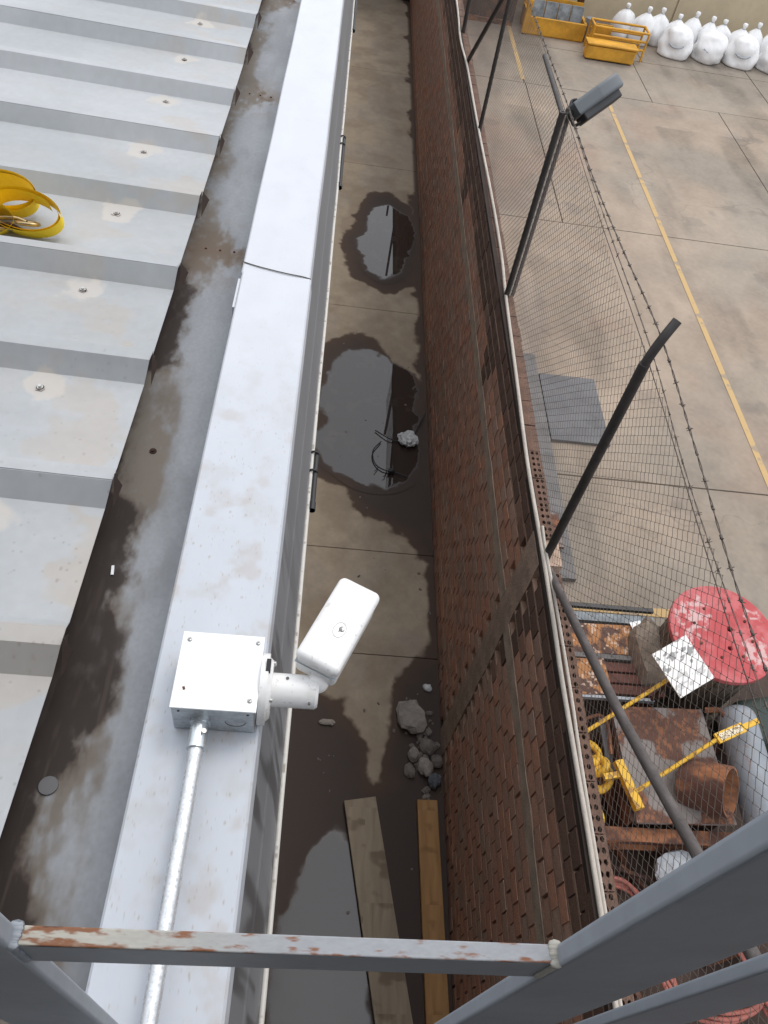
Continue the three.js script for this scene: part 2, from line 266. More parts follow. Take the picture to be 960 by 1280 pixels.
{
  const cuts = [AZ1, -3.02, -4.05, -7.6, -11.1, -14.6, AZ0];
  const base = struct('alley_floor', bx(-0.2, 1.166, -0.3, -0.03, AZ0, 1.2), M.darkJoint);
  for (let i = 0; i + 1 < cuts.length; i++) {
    const g = clean(bx(AX0, 1.166, -0.03, 0, cuts[i + 1] + 0.004, cuts[i] - 0.004)), p = g.attributes.position, uv = g.attributes.uv;
    for (let k = 0; k < p.count; k++) uv.setXY(k, (p.getX(k) - AX0) / (AX1 - AX0), (p.getZ(k) - AZ0) / (AZ1 - AZ0));
    part('floor_slab', g, M.alley, base, { uv: true });
  }
}

for (const [P, l] of [[W1, 'small puddle on the far alley floor'], [W2, 'long puddle in the middle of the alley floor'], [W3, 'dark puddle under the planks at the near end']])
  {
  const cx = P.reduce((a, q) => a + q[0], 0) / P.length, cz = P.reduce((a, q) => a + q[1], 0) / P.length;
  const g = clean(blob(P.map(q => [Math.min(1.15, cx + (q[0] - cx) * 1.16), cz + (q[1] - cz) * 1.1]), 0.004, 0, 0.0, 120)), p = g.attributes.position, uv = g.attributes.uv;
  for (let k = 0; k < p.count; k++) uv.setXY(k, (p.getX(k) - AX0) / (AX1 - AX0), (p.getZ(k) - AZ0) / (AZ1 - AZ0));
  struct('puddle', g, M.water, { label: l, uv: true });
}

// ------------------------------------------------------------------ yard floor: slabs and painted lines
{
  const base = struct('yard_floor', bx(1.27, 40, -0.3, -0.03, -19.4, 3), M.darkJoint);
  const rows = [[3, -5.22, [1.27, 7.0, 14, 40]], [-5.22, -10.2, [1.27, 7.6, 14, 40]], [-10.2, -15.06, [1.27, 3.27, 7.02, 10.6, 14, 40]], [-15.06, -17.05, [1.27, 3.25, 5.72, 8.3, 14, 40]], [-17.05, -19.4, [1.27, 3.25, 5.95, 8.3, 14, 40]]];
  for (const [z1, z0, xs] of rows) for (let i = 0; i + 1 < xs.length; i++)
    part('concrete_slab', bx(xs[i] + 0.009, xs[i + 1] - 0.009, -0.03, rr(-0.003, 0), z0 + 0.009, z1 - 0.009), M.yard, base);
  struct('painted_line', bx(4.765, 4.835, 0.001, 0.004, -14.9, 2), M.lineYellow, { label: 'long worn yellow line painted down the yard' });
  struct('painted_line', bx(1.5, 3.36, 0.001, 0.004, -3.69, -3.6), M.lineYellow, { label: 'short yellow line painted across the yard by the drum' });
  struct('painted_line', bx(3.2, 3.28, 0.001, 0.004, -18.4, -15.2), M.lineYellow, { label: 'faded yellow line near the far orange bin' });
  struct('scrap_ground', bx(1.3, 4.4, 0.001, 0.006, -3.5, 2.5), M.dirt, { label: 'dark oily dirt under the scrap' });
}

// ------------------------------------------------------------------ far wall of the yard
{
  const t = thing('yard_wall', 'tall beige painted wall closing the far end of the yard', 'wall', [8, 0, -19.3]);
  const xs = [1.3, 4.6, 7.0, 9.4, 12, 16, 22, 30];
  for (let i = 0; i + 1 < xs.length; i++) part('wall_panel', bx(xs[i] + 0.02, xs[i + 1] - 0.02, -0.1, 3.2, -19.5, -19.2), M.farWall, t);
  part('joint', bx(1.3, 30, -0.1, 3.19, -19.49, -19.24), M.farWall, t);
}
{
  const t = thing('alley_end_wall', 'wall closing the far end of the alley', 'wall', [0.5, 0, -18.5]);
  part('wall_face', bx(-0.06, 1.166, -0.1, 2.6, -18.7, -18.4), M.stain, t);
  part('panel', bx(0.2, 0.8, 0.0, 1.3, -18.4, -18.36), M.blueGrey, t);
}

// ------------------------------------------------------------------ warehouse: wall, capping, gutter, roof sheets
const PT = 4.15;                       // height of the parapet's capping
{
  const t = thing('warehouse', 'grey warehouse with ribbed metal roof, gutter and white capped parapet', 'building', [-0.14, 0, -8]);
  part('wall', [bx(-0.225, -0.06, 0, 4.05, -18.6, 0.6), bx(-7, -6.8, 0, 3.9, -18.6, 0.6), bx(-6.8, -0.225, 0, 3.9, -18.6, -18.4)], M.upperWall, t);
  // capping: two lengths of folded sheet with an uneven lap
  const tCap = tex(256, 2048, (u, v) => {
    const z = -9 + v * 10, n = fbm(u * 4, v * 120, 4096, 401, 5), sp = ss(0.8, 0.88, fbm(u * 60, v * 2500, 8192, 405, 2)), d = ss(0.5, 0.8, fbm(u * 6 + 3, v * 250, 4096, 411, 6));
    const near = ss(-1.8, -0.9, z); let c = mix([0.53, 0.55, 0.59], [0.47, 0.5, 0.545], near);
    const k = 1 + 0.1 * (n - 0.5); c = [c[0] * k, c[1] * k, c[2] * k];
    c = mix(c, [0.36, 0.34, 0.31], 0.28 * d * (0.25 + 0.75 * near)); c = mix(c, [0.3, 0.26, 0.21], sp * 0.5 * (0.25 + near));
    c = mix(c, [0.33, 0.25, 0.18], 0.3 * near * ss(0.55, 0.8, fbm(u * 5, v * 210, 4096, 421, 6)));
    return [c[0], c[1], c[2], 0.36 + 0.25 * n];
  });
  M.cap = S({ map: tCap.map, roughnessMap: tCap.grey, roughness: 1 });
  const capUV = g => { g = clean(g); const p = g.attributes.position, uv = g.attributes.uv; for (let i = 0; i < p.count; i++) uv.setXY(i, (p.getX(i) + 0.24) / 0.24 + (PT - p.getY(i)) * 2, (p.getZ(i) + 9) / 10); return g; };
  function cap(z0, z1, dy, dx) {      // folded over both edges
    const s = new THREE.Shape(), q = [[-0.235, -0.055], [-0.235, -0.004], [-0.231, 0], [-0.049, 0], [-0.045, -0.004], [-0.041, -0.045], [-0.043, -0.045], [-0.048, -0.006], [-0.232, -0.006], [-0.232, -0.055]];
    q.forEach(([a, b], i) => i ? s.lineTo(a, b) : s.moveTo(a, b)); const g = new THREE.ExtrudeGeometry(s, { depth: z1 - z0, bevelEnabled: false, steps: 40 });
    const p = g.attributes.position; for (let i = 0; i < p.count; i++) { const z = p.getZ(i) + z0; p.setX(i, p.getX(i) + dx + 0.0025 * (vn(z * 2.2 + 90, 1, 4096, 7) - 0.5)); p.setY(i, p.getY(i) + PT + dy + 0.003 * (vn(z * 2 + 90, 4, 4096, 9) - 0.5)); p.setZ(i, z); }
    g.computeVertexNormals(); return capUV(g);
  }
  const c1 = part('capping', cap(-1.858, 0.6, 0.0025, 0.001), M.cap, t, { uv: true });
  part('capping', cap(-18.6, -1.86, -0.0015, -0.002), M.cap, t, { uv: true });
  part('seam', tube([[-0.236, PT + 0.001, -1.905], [-0.19, PT + 0.0015, -1.89], [-0.12, PT + 0.002, -1.874], [-0.07, PT + 0.0015, -1.868], [-0.046, PT + 0.001, -1.862]], 0.0018, 24, 5), M.steelGrey, c1);
  part('tab', bx(-0.242, -0.236, PT - 0.03, PT - 0.004, -1.83, -1.7), M.cap, c1);
  // splayed fascia under the capping and the bright drip edge at its foot
  const tFas = tex(1024, 256, (u, v) => { const n = fbm(u * 30, v * 1.2, 240, 431, 4), s2 = fbm(u * 220, v * 1.5, 1760, 437, 3); const z = -9 + u * 10; const near = ss(-1.4, -0.5, z); const k = 0.85 + 0.3 * n; let c = [0.185 * k, 0.19 * k, 0.2 * k]; c = mix(c, [0.065, 0.065, 0.066], near * ss(0.44, 0.56, s2) * 0.9); return [...c, 0.5]; });
  M.fascia = S({ map: tFas.map, roughness: 0.5 });
  {
    const s = new THREE.Shape(); [[-0.05, -0.03], [-0.043, -0.06], [-0.024, -0.2], [-0.021, -0.21], [0.001, -0.445], [-0.004, -0.45], [-0.05, -0.2]].forEach(([a, b], i) => i ? s.lineTo(a, b) : s.moveTo(a, b));
    const g = new THREE.ExtrudeGeometry(s, { depth: 19.2, bevelEnabled: false }); g.translate(0, PT, -18.6);
    const q = clean(g), p = q.attributes.position, uv = q.attributes.uv; for (let i = 0; i < p.count; i++) uv.setXY(i, (p.getZ(i) + 9) / 10, (PT - p.getY(i)) / 0.45);
    const f = part('fascia', q, M.fascia, t, { uv: true });
    const e = tube(Array.from({ length: 60 }, (_, i) => [0.0055 + 0.002 * (hash(i, 3, 5) - 0.5), PT - 0.447 + 0.003 * (hash(i, 7, 5) - 0.5), -18.5 + i * 0.325]), 0.0062, 600, 6);
    part('drip_edge', e, S({ map: rep(tex(64, 512, (u, v) => { const n = fbm(u * 4, v * 40, 160, 441, 4); return mix([0.62, 0.6, 0.56], [0.3, 0.27, 0.23], ss(0.58, 0.72, n)); }), 1).map, roughness: 0.7 }), f);
    for (const [za, zb] of [[-1.62, -1.4], [-3.72, -3.25], [-5.9, -5.12]]) { const s2 = part('black_sleeve', [cyl([0.017, PT - 0.45, za], [0.017, PT - 0.45, zb], 0.0085, 12), cyl([0.017, PT - 0.45, zb - 0.03], [0.017, PT - 0.45, zb], 0.0105, 12)], M.black, t); for (const q of [0, 0.075]) part('clip', new THREE.TorusGeometry(0.0125, 0.0035, 8, 18).translate(0.011, PT - 0.448, za + q), M.caseDark, s2); }
  }
  // gutter
  const tGut = tex(384, 2048, (u, v) => {
    const x = -0.6 + u * 0.37, z = -8.2 + v * 9;
    const n = fbm(x * 14 + 30, z * 5 + 90, 4096, 501, 5), n2 = fbm(x * 50 + 30, z * 28 + 90, 4096, 507, 4), n3 = fbm(x * 160 + 9, z * 160 + 2000, 8192, 511, 2), streak = fbm(x * 60 + 9, z * 9 + 300, 4096, 513, 3);
    let c = mix([0.225, 0.238, 0.255], [0.17, 0.178, 0.19], ss(0.35, 0.7, n)); const k = 0.9 + 0.2 * n3; c = [c[0] * k, c[1] * k, c[2] * k];
    const near = ss(-1.6, -0.2, z), seam = Math.max(0, ...[-2.2, -3.38, -4.56, -5.74].map(s => 1 - Math.abs(z - s) / 0.22));
    // brown silt film
    const reach = -0.43 + 0.04 * ss(-2.4, -1.6, z) + 0.05 * near + 0.13 * (n - 0.5) + 0.06 * (n2 - 0.5) + 0.11 * seam * (0.5 + n2);
    const film = (1 - ss(reach - 0.02, reach + 0.05, x)) * ss(0.25, 0.6, n2 * 0.6 + streak * 0.4 + 0.12);
    c = mix(c, [0.155, 0.125, 0.095], film * 0.8);
    c = mix(c, [0.13, 0.09, 0.062], 0.75 * seam * ss(0.47, 0.6, fbm(x * 12 + 4, z * 10 + 70, 4096, 521, 4)));
    // rust stain plus the roof overhang's shade, painted dark along the sheets' edge
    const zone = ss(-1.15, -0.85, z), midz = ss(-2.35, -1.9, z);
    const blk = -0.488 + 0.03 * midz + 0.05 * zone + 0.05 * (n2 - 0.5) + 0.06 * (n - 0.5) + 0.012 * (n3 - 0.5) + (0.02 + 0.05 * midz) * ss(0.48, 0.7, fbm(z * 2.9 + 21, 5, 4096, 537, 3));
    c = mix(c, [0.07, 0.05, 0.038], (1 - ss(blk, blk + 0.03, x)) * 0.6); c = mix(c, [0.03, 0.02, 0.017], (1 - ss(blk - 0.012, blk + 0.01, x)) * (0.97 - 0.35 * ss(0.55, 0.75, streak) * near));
    return [c[0], c[1], c[2], 0.42 + 0.4 * film];
  });
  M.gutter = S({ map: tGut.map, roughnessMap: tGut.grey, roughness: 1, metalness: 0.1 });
  const gUV = g => { g = clean(g); const p = g.attributes.position, uv = g.attributes.uv; for (let i = 0; i < p.count; i++) uv.setXY(i, (p.getX(i) + 0.6) / 0.37, (p.getZ(i) + 8.2) / 9); return g; };
  const GY = 3.98, js = [0.6, -2.2, -3.38, -4.56, -5.74, -6.92, -9.3, -11.7, -14, -18.6];
  for (let i = 0; i + 1 < js.length; i++) {
    const dy = -0.002 * i; const za = js[i + 1] - 0.03, zb = js[i];
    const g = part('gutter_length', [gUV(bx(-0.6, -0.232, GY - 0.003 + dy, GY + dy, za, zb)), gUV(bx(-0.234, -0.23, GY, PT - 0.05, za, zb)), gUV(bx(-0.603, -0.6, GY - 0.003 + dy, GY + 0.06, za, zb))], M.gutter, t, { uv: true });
    if (i > 0 && i < 5) for (let k = 0; k < 4; k++) part('rivet', new THREE.SphereGeometry(0.004, 8, 6).scale(1, 0.5, 1).translate(-0.26 - k * 0.045, GY + dy + 0.0035, zb - 0.012 + rr(-.003, .003)), M.rustDark, g);
    if (i === 0) {
      part('bolt', [cyl([-0.385, GY - 0.002, -1.31], [-0.385, GY + 0.003, -1.31], 0.0085, 14), cyl([-0.385, GY, -1.31], [-0.385, GY + 0.006, -1.31], 0.0045, 6)], M.rustDark, g);
    }
  }
  // roof sheets
  const tRoof = tex(512, 2048, (u, v) => {
    const x = -2.5 + u * 2.1, z = -8 + v * 8.6;
    const n = fbm(x * 2 + 30, z * 2.4 + 60, 4096, 601, 5), n2 = fbm(x * 3 + 30, z * 22 + 60, 4096, 607, 4), n3 = fbm(x * 60 + 9, z * 60 + 900, 8192, 611, 2);
    let c = mix([0.385, 0.4, 0.413], [0.335, 0.352, 0.365], ss(0.35, 0.65, n)); const k = 1 + 0.14 * (n2 - 0.5) + 0.09 * (n3 - 0.5); c = [c[0] * k, c[1] * k, c[2] * k];
    const edge = ss(-1.0, -0.45, x), near = ss(-2.4, -0.6, z);
    const ru = ss(0.56, 0.68, fbm(x * 7 + 3, z * 9 + 200, 4096, 613, 4)) * edge * 0.55 + ss(0.62, 0.72, fbm(x * 4 + 13, z * 8 + 100, 4096, 617, 4)) * 0.16;
    c = mix(c, [0.4, 0.3, 0.2], Math.min(0.5, ru * (0.5 + 0.05 * near)));
    c = mix(c, [0.2, 0.17, 0.14], 0.6 * ss(0.82, 0.88, fbm(x * 150 + 3, z * 150 + 200, 8192, 619, 2)) * edge * near);
    const zi = Math.round((z + 1.1035 + 0.305) / 0.4041) * 0.4041 - 1.1035 - 0.305, sd = Math.hypot((x + 0.665) / 1.15, z - zi + 0.012) + 0.07 * (fbm(x * 22 + 7, z * 22 + 300, 4096, 623, 4) - 0.5) + 0.02 * (hash(Math.round(zi * 10) + 99, 3, 3) - 0.5);
    if (z < -0.9) c = mix(c, [0.49, 0.45, 0.4], 0.62 * (1 - ss(0.026 + 0.018 * hash(Math.round(zi * 10) + 199, 3, 9), 0.05, sd)));
    return [c[0], c[1], c[2], 0.42 + 0.2 * n2];
  });
  M.roof = S({ map: tRoof.map, roughnessMap: tRoof.grey, roughness: 1 });
  const RT = 4.1, RH = 0.046, PITCH = 0.4041, XL = -6.8, SL = 0.022;
  for (let k0 = -18; k0 < 2; k0 += 1) {          // two ribs a sheet
    const pts = []; const zt = i => -1.1035 + PITCH * i;
    for (let i = 2 * k0; i < 2 * k0 + 2; i++) { const z = zt(i); pts.push([z - 0.0355, 0], [z, 0], [z + 0.042, -RH], [z + PITCH - 0.0355 - 0.04, -RH]); }
    pts.push([zt(2 * k0 + 2) - 0.0355, 0.0]); pts.push([zt(2 * k0 + 2) - 0.002, 0.0018]);
    const s = new THREE.Shape(); pts.forEach(([z, y], i) => i ? s.lineTo(-z, y) : s.moveTo(-z, y)); for (let i = pts.length - 1; i >= 0; i--) s.lineTo(-pts[i][0], pts[i][1] - 0.0016);
    const xe = -0.424 + 0.006 * (hash(k0 + 50, 2, 9) - 0.5), L = xe - XL;
    const g = new THREE.ExtrudeGeometry(s, { depth: L, bevelEnabled: false, steps: 60 });
    // edge cut a little unevenly
    const p = g.attributes.position; for (let i = 0; i < p.count; i++) { const a = p.getX(i), e = p.getZ(i); p.setY(i, p.getY(i) + 0.004 * (fbm(e * 2.2 + 3, a * 5 + 200, 4096, 651, 2) - 0.5) * (p.getY(i) < -0.02 ? 1 : 0.7)); p.setX(i, a + 0.004 * (fbm(e * 1.4 + 30, a * 3 + 200, 4096, 653, 2) - 0.5)); }
    for (let i = 0; i < p.count; i++) if (p.getZ(i) > L - 0.01) p.setZ(i, p.getZ(i) + 0.012 * (p.getY(i) < -0.02 ? -1 : 0) + 0.006 * (hash(Math.round(p.getX(i) * 40) + 500, 3, 3) - 0.5));
    g.applyMatrix4(new THREE.Matrix4().makeBasis(V(0, 0, -1), V(0, 1, 0), V(1, -SL, 0)).setPosition(XL, RT + SL * (-0.42 - XL), 0));
    const q = clean(toCreasedNormals(g, 0.35)), pp = q.attributes.position, uv = q.attributes.uv; for (let i = 0; i < pp.count; i++) uv.setXY(i, (pp.getX(i) + 2.5) / 2.1, (pp.getZ(i) + 8) / 8.6);
    const sh = part('roof_sheet', q, M.roof, t, { uv: true });
    for (let i = 2 * k0; i < 2 * k0 + 2; i++) {        // torn metal tongue at the open end of each rib
      const zz = zt(i); if (zz > 0.3 || zz < -9) continue;
      const o = 0.014 + 0.008 * hash(i + 60, 4, 6), sg = new THREE.BufferGeometry(), x0 = xe + 0.0065;
      const A = [x0, RT + 0.01 + 0.006 * hash(i + 60, 9, 6), zz - 0.006], B = [x0 + o, RT - 0.006, zz + 0.006], C = [x0 + 0.001, RT - RH + 0.002, zz + 0.044], D = [x0, RT - 0.01, zz - 0.03], th = 0.0012;
      const q = []; for (const [a, b, c] of [[A, B, C], [A, C, D]]) { q.push(...a, ...b, ...c); q.push(a[0], a[1] - th, a[2], c[0], c[1] - th, c[2], b[0], b[1] - th, b[2]); }
      sg.setAttribute('position', new THREE.Float32BufferAttribute(q, 3)); sg.computeVertexNormals();
      part('end_tongue', sg, M.stain, sh);
    }
    // roofing screws, each in a smear of sealant
    for (let i = 2 * k0; i < 2 * k0 + 2; i++) {
      if (zt(i) > -1 || zt(i) < -7) continue;
      const x = -0.665, z = zt(i) - 0.305, y = RT + SL * (-0.42 - x) - RH;
      const ax = rr(0.036, 0.045), pp2 = Array.from({ length: 11 }, (_, q2) => { const a = q2 / 11 * 6.283; const r = ax * (0.75 + 0.5 * hash(q2 + i * 13 + 700, 4, 4)); return [x + Math.cos(a) * r * 1.1, z + Math.sin(a) * r * 0.9]; });
      part('sealant', blob(pp2.map(q => [x + (q[0] - x) * 0.27, z + (q[1] - z) * 0.27]), y + 0.0004, 0.0016), S({ color: rgb(0.45 + 0.03 * rnd(), 0.42, 0.385), roughness: 0.55 }), sh);
      const sc = part('roof_screw', [cyl([x, y, z], [x, y + 0.004, z], 0.0075, 16), cyl([x, y, z], [x, y + 0.009, z], 0.0045, 6)], M.screw, sh);
      part('rubber_washer', cyl([x, y, z], [x, y + 0.0025, z], 0.0095, 16), M.rustDark, sc);
    }
    if (k0 === -1) { const x = -0.665, z = zt(0) - 0.018, y = RT + SL * (-0.42 - x); part('roof_screw', [cyl([x, y, z], [x, y + 0.003, z], 0.007, 14), cyl([x, y, z], [x, y + 0.007, z], 0.004, 6)], M.screw, sh); }
  }
}
solo('steel_disc', cyl([-0.405, 3.981, -0.485], [-0.405, 3.984, -0.485], 0.0165, 28), M.plateGrey, 'small round grey metal disc lying in the gutter silt', 'disc');
solo('paint_chip', ob([-0.4, 3.9825, -0.95], [0.006, 0.002, 0.024], [0, 0.15, 0]), M.coverWhite, 'tiny white sliver lying on the dark gutter stain', 'debris');

// unseen wall of a taller building, added to shade the ribs and ladder
{
  const t = thing('added_shade_wall', 'unseen wall of a taller building, added behind the ladder for its shade', 'building', [0, 0, 1.4]);
  part('wall', bx(-7, 1.16, -0.1, 10.5, 0.62, 1.0), M.upperWall, t);
}

// ------------------------------------------------------------------ junction box, conduit and security camera on the parapet
const bxTop = 4.236;
{
  const t = thing('junction_box', 'square galvanised junction box with white lid on the parapet', 'junction box', [-0.117, 4.153, -0.6]);
  const x0 = -0.184, x1 = -0.05, z0 = -0.668, z1 = -0.532, y0 = 4.1535;
  part('body', [bx(x0, x1, y0, bxTop - 0.003, z0, z1, 0.003)], M.galv, t);
  const lid = part('lid', bx(x0 - 0.0015, x1 + 0.0015, bxTop - 0.003, bxTop, z0 - 0.0015, z1 + 0.0015, 0.0012), M.coverWhite, t);
  for (const [x, z] of [[x0 + 0.011, z0 + 0.014], [x1 - 0.011, z1 - 0.018], [x1 - 0.009, z0 + 0.012], [x0 + 0.012, z1 - 0.016]].slice(0, 3)) { const s = part('screw', new THREE.SphereGeometry(0.0042, 14, 8).scale(1, 0.5, 1).translate(x, bxTop + 0.0004, z), M.screw, lid); part('slot', ob([x, bxTop + 0.0022, z], [0.005, 0.0012, 0.001], [0, 0.6, 0]), M.darkSlot, s); }
  const kn = new THREE.TorusGeometry(0.0165, 0.0007, 6, 28, Math.PI).rotateZ(Math.PI).translate(-0.082, y0 + 0.04, z1 + 0.0003);
  part('knockout', kn, M.steelGrey, t);
  for (const [x, y] of [[x0 + 0.012, bxTop - 0.014], [x1 - 0.012, bxTop - 0.014]]) part('hole', cyl([x, y, z1 - 0.001], [x, y, z1 + 0.0006], 0.0022, 12), M.darkSlot, t);
  part('scuff', ob([-0.168, bxTop + 0.0003, -0.565], [0.004, 0.0004, 0.006], [0, .4, 0]), M.rustDark, lid);
}
{
  const t = thing('conduit', 'galvanised steel conduit pipe running along the capping into the junction box', 'conduit', [-0.14, 4.153, 0.2]);
  const y = 4.19;
  part('pipe', cyl([-0.138, y, -0.5], [-0.142, y - 0.006, 0.6], 0.0118, 24), M.emt, t);
  const c = part('connector', [cyl([-0.138, y, -0.534], [-0.138, y, -0.485], 0.0148, 24), cyl([-0.138, y, -0.5325], [-0.138, y, -0.5265], 0.019, 6), cyl([-0.138, y, -0.489], [-0.138, y, -0.484], 0.0158, 24)], S({ color: rgb(0.6, 0.64, 0.66), roughness: 0.25, metalness: 0.9 }), t);
  part('set_screw', [cyl([-0.13, y + 0.012, -0.508], [-0.128, y + 0.018, -0.508], 0.004, 12)], M.screw, c);
}
{
  const t = thing('security_camera', 'white bullet security camera mounted on the side of the junction box', 'camera', [-0.04, 4.19, -0.6]);
  const cy = 4.187, cz = -0.597;
  const b = part('mounting_base', [cyl([-0.0485, cy, cz], [-0.036, cy, cz], 0.06, 48), cyl([-0.036, cy, cz], [-0.029, cy, cz], 0.054, 48, 0.048)], M.camWhite, t);
  part('cable_slot', ob([-0.037, cy + 0.0555, cz - 0.014], [0.0075, 0.012, 0.022]), M.darkSlot, b);
  for (const [a, r] of [[2.3, 0.052], [0.9, 0.052], [-0.2, 0.052]]) part('screw', cyl([-0.03, cy + Math.sin(a) * r * 0.8, cz - Math.cos(a) * r], [-0.0255, cy + Math.sin(a) * r * 0.8, cz - Math.cos(a) * r], 0.0035, 12), M.screw, b);
  const arm = part('arm', [cyl([-0.03, cy, cz], [0.045, cy, cz], 0.0285, 40), cyl([0.045, cy, cz], [0.05, cy, cz], 0.0285, 40, 0.025)], M.camWhite, t);
  part('grub_screw', [cyl([-0.004, cy + 0.026, cz - 0.008], [-0.004, cy + 0.0295, cz - 0.009], 0.0026, 12), cyl([0.036, cy + 0.012, cz + 0.025], [0.036, cy + 0.0125, cz + 0.0292], 0.002, 10)], M.steelGrey, arm);
  part('ball_joint', [new THREE.SphereGeometry(0.0195, 24, 18).translate(0.048, cy + 0.012, cz - 0.014), cyl([0.046, cy + 0.012, cz - 0.014], [0.056, cy + 0.03, cz - 0.035], 0.0165, 24)], M.camWhite, t);
  // body: axis turned to the right and tipped down a little
  const c = V(0.0745, 4.232, -0.692), e = new THREE.Euler(0.04, -0.42, -0.05, 'YXZ'), mt = new THREE.Matrix4().makeRotationFromEuler(e).setPosition(c);
  const put = g => { g.applyMatrix4(mt); return g; };
  const W = 0.081, H = 0.066, L = 0.178;
  const rounded = (w, h, r) => { const s = new THREE.Shape(); s.moveTo(-w / 2 + r, -h / 2); s.lineTo(w / 2 - r, -h / 2); s.quadraticCurveTo(w / 2, -h / 2, w / 2, -h / 2 + r); s.lineTo(w / 2, h / 2 - r); s.quadraticCurveTo(w / 2, h / 2, w / 2 - r, h / 2); s.lineTo(-w / 2 + r, h / 2); s.quadraticCurveTo(-w / 2, h / 2, -w / 2, h / 2 - r); s.lineTo(-w / 2, -h / 2 + r); s.quadraticCurveTo(-w / 2, -h / 2, -w / 2 + r, -h / 2); return s; };
  const body = part('body', [put(new RoundedBoxGeometry(W - 0.004, H * 0.8, L - 0.012, 5, 0.011).translate(0, -0.006, 0.002))], M.camWhite, t);
  const sh = part('sun_shield', [put(new RoundedBoxGeometry(W, 0.028, L, 6, 0.0125).translate(0, H / 2 - 0.012, -0.002))], M.camWhite, t);
  part('seam', put(new RoundedBoxGeometry(W - 0.0045, 0.0014, L - 0.004, 2, 0.0006).translate(0, H / 2 - 0.0268, 0.0)), M.rag, sh);
  const ring = new THREE.TorusGeometry(0.0135, 0.0007, 6, 36).rotateX(Math.PI / 2).scale(0.8, 1, 1.1).translate(0.006, H / 2 + 0.0021, 0.012);
  const lg = part('emblem', put(ring), S({ color: rgb(0.5, 0.5, 0.5), roughness: 0.4 }), sh);
  part('mark', [put(new THREE.TorusGeometry(0.0042, 0.0009, 6, 20, 4.6).rotateX(Math.PI / 2).translate(0.009, H / 2 + 0.0022, 0.009)), put(ob([0.0085, H / 2 + 0.0021, 0.0105], [0.0035, 0.0008, 0.0055], [0, 0.5, 0])), put(ob([0.0065, H / 2 + 0.0021, 0.014], [0.002, 0.0008, 0.0035], [0, -0.3, 0]))], S({ color: rgb(0.16, 0.16, 0.165), roughness: 0.4 }), lg);
  const face = part('front_glass', put(bx(-0.033, 0.033, -0.026, 0.014, -L / 2 - 0.0005, -L / 2 + 0.006, 0.006)), M.glassDark, body);
  part('lens', put(cyl([0, -0.006, -L / 2 - 0.003], [0, -0.006, -L / 2 + 0.01], 0.012, 28)), M.black, face);
}

// ------------------------------------------------------------------ ladder in front of the camera
{
  const dr = 0.62;                       // depth of the rung below the lens
  const rung0 = [[-0.172, 0.214]];
  const rustRung = (() => { const t = tex(1024, 64, (u, v) => { const x = -0.18 + u * 0.4; const a = fbm(u * 26, v * 3, 104, 701, 5), b = fbm(u * 90, v * 8, 360, 705, 3); let c = mix([0.4, 0.385, 0.335], [0.3, 0.315, 0.335], ss(-0.16, 0.04, x)); const k = 0.9 + 0.2 * b; c = [c[0] * k, c[1] * k, c[2] * k]; const edge = Math.abs(v - 0.5) * 2; const left = 1 - 0.8 * ss(-0.1, 0.08, x); c = mix(c, [0.2, 0.075, 0.03], ss(0.62, 0.78, a * 0.75 + 0.22 * edge + 0.16 * left) * 0.95); c = mix(c, [0.09, 0.035, 0.02], ss(0.86, 0.98, a * 0.75 + 0.22 * edge + 0.16 * left)); return c; }); return S({ map: t.map, roughness: 0.75 }); })();
  const t = thing('ladder', 'grey painted steel ladder with a rusty rung in the foreground', 'ladder', [0.03, 3.9, -0.11]);
  part('stile', bx(0.214, 0.318, 3.6, 5.75, -0.1165, -0.1005, 0.004), M.ladder, t);
  part('stile', bx(-0.275, -0.172, 4.154, 5.75, -0.1165, -0.1005, 0.004), M.ladder, t);
  // rungs: angle iron, apex up
  for (let i = 0; i < 1; i++) {
    const y = 5.4 - dr, s = 0.0175, zc = -0.1085;
    const top = clean(ob([0.021, y - 0.0003, zc - 0.001], [0.388, 0.003, 0.0125], [0.0, 0, 0], 0.0012)), p = top.attributes.position, uv = top.attributes.uv;
    for (let k = 0; k < p.count; k++) uv.setXY(k, (p.getX(k) + 0.18) / 0.4, (p.getZ(k) - (zc - 0.0075)) / 0.0125);
    const r = part('rung', [ob([0.021, y - 0.031, zc - 0.001], [0.387, 0.056, 0.0122], [0, 0, 0], 0.0012)], M.ladder, t);
    part('rusty_face', top, rustRung, r, { uv: true, label: 'cream painted rung face with orange rust' });
    const wm = S({ color: rgb(0.34, 0.33, 0.29), roughness: 0.6 });
    for (const [x, sg] of [[0.2135, -1], [-0.1715, 1]]) part('weld', [...[...Array(7)].map((_, k) => new THREE.SphereGeometry(0.0028 + 0.0009 * hash(k, 1, 2), 8, 6).scale(1.5, 0.7, 1).translate(x + sg * 0.001 * hash(k, 2, 2), y + 0.001, zc - 0.007 + k * 0.0021)), ...[...Array(14)].map((_, k) => new THREE.SphereGeometry(0.0026 + 0.0008 * hash(k, 4, 2), 8, 6).scale(1.4, 1, 0.6).translate(x, y - 0.004 - k * 0.0035, zc + 0.006))], sg < 0 ? wm : M.ladder, r);
  }
  const h = thing('handrail', 'second flat grey steel bar beside the right ladder stile', 'handrail', [0.43, 3.9, -0.12]);
  part('flat_bar', bx(0.385, 0.47, 3.2, 5.75, -0.1175, -0.105, 0.003), M.ladder, h);
}

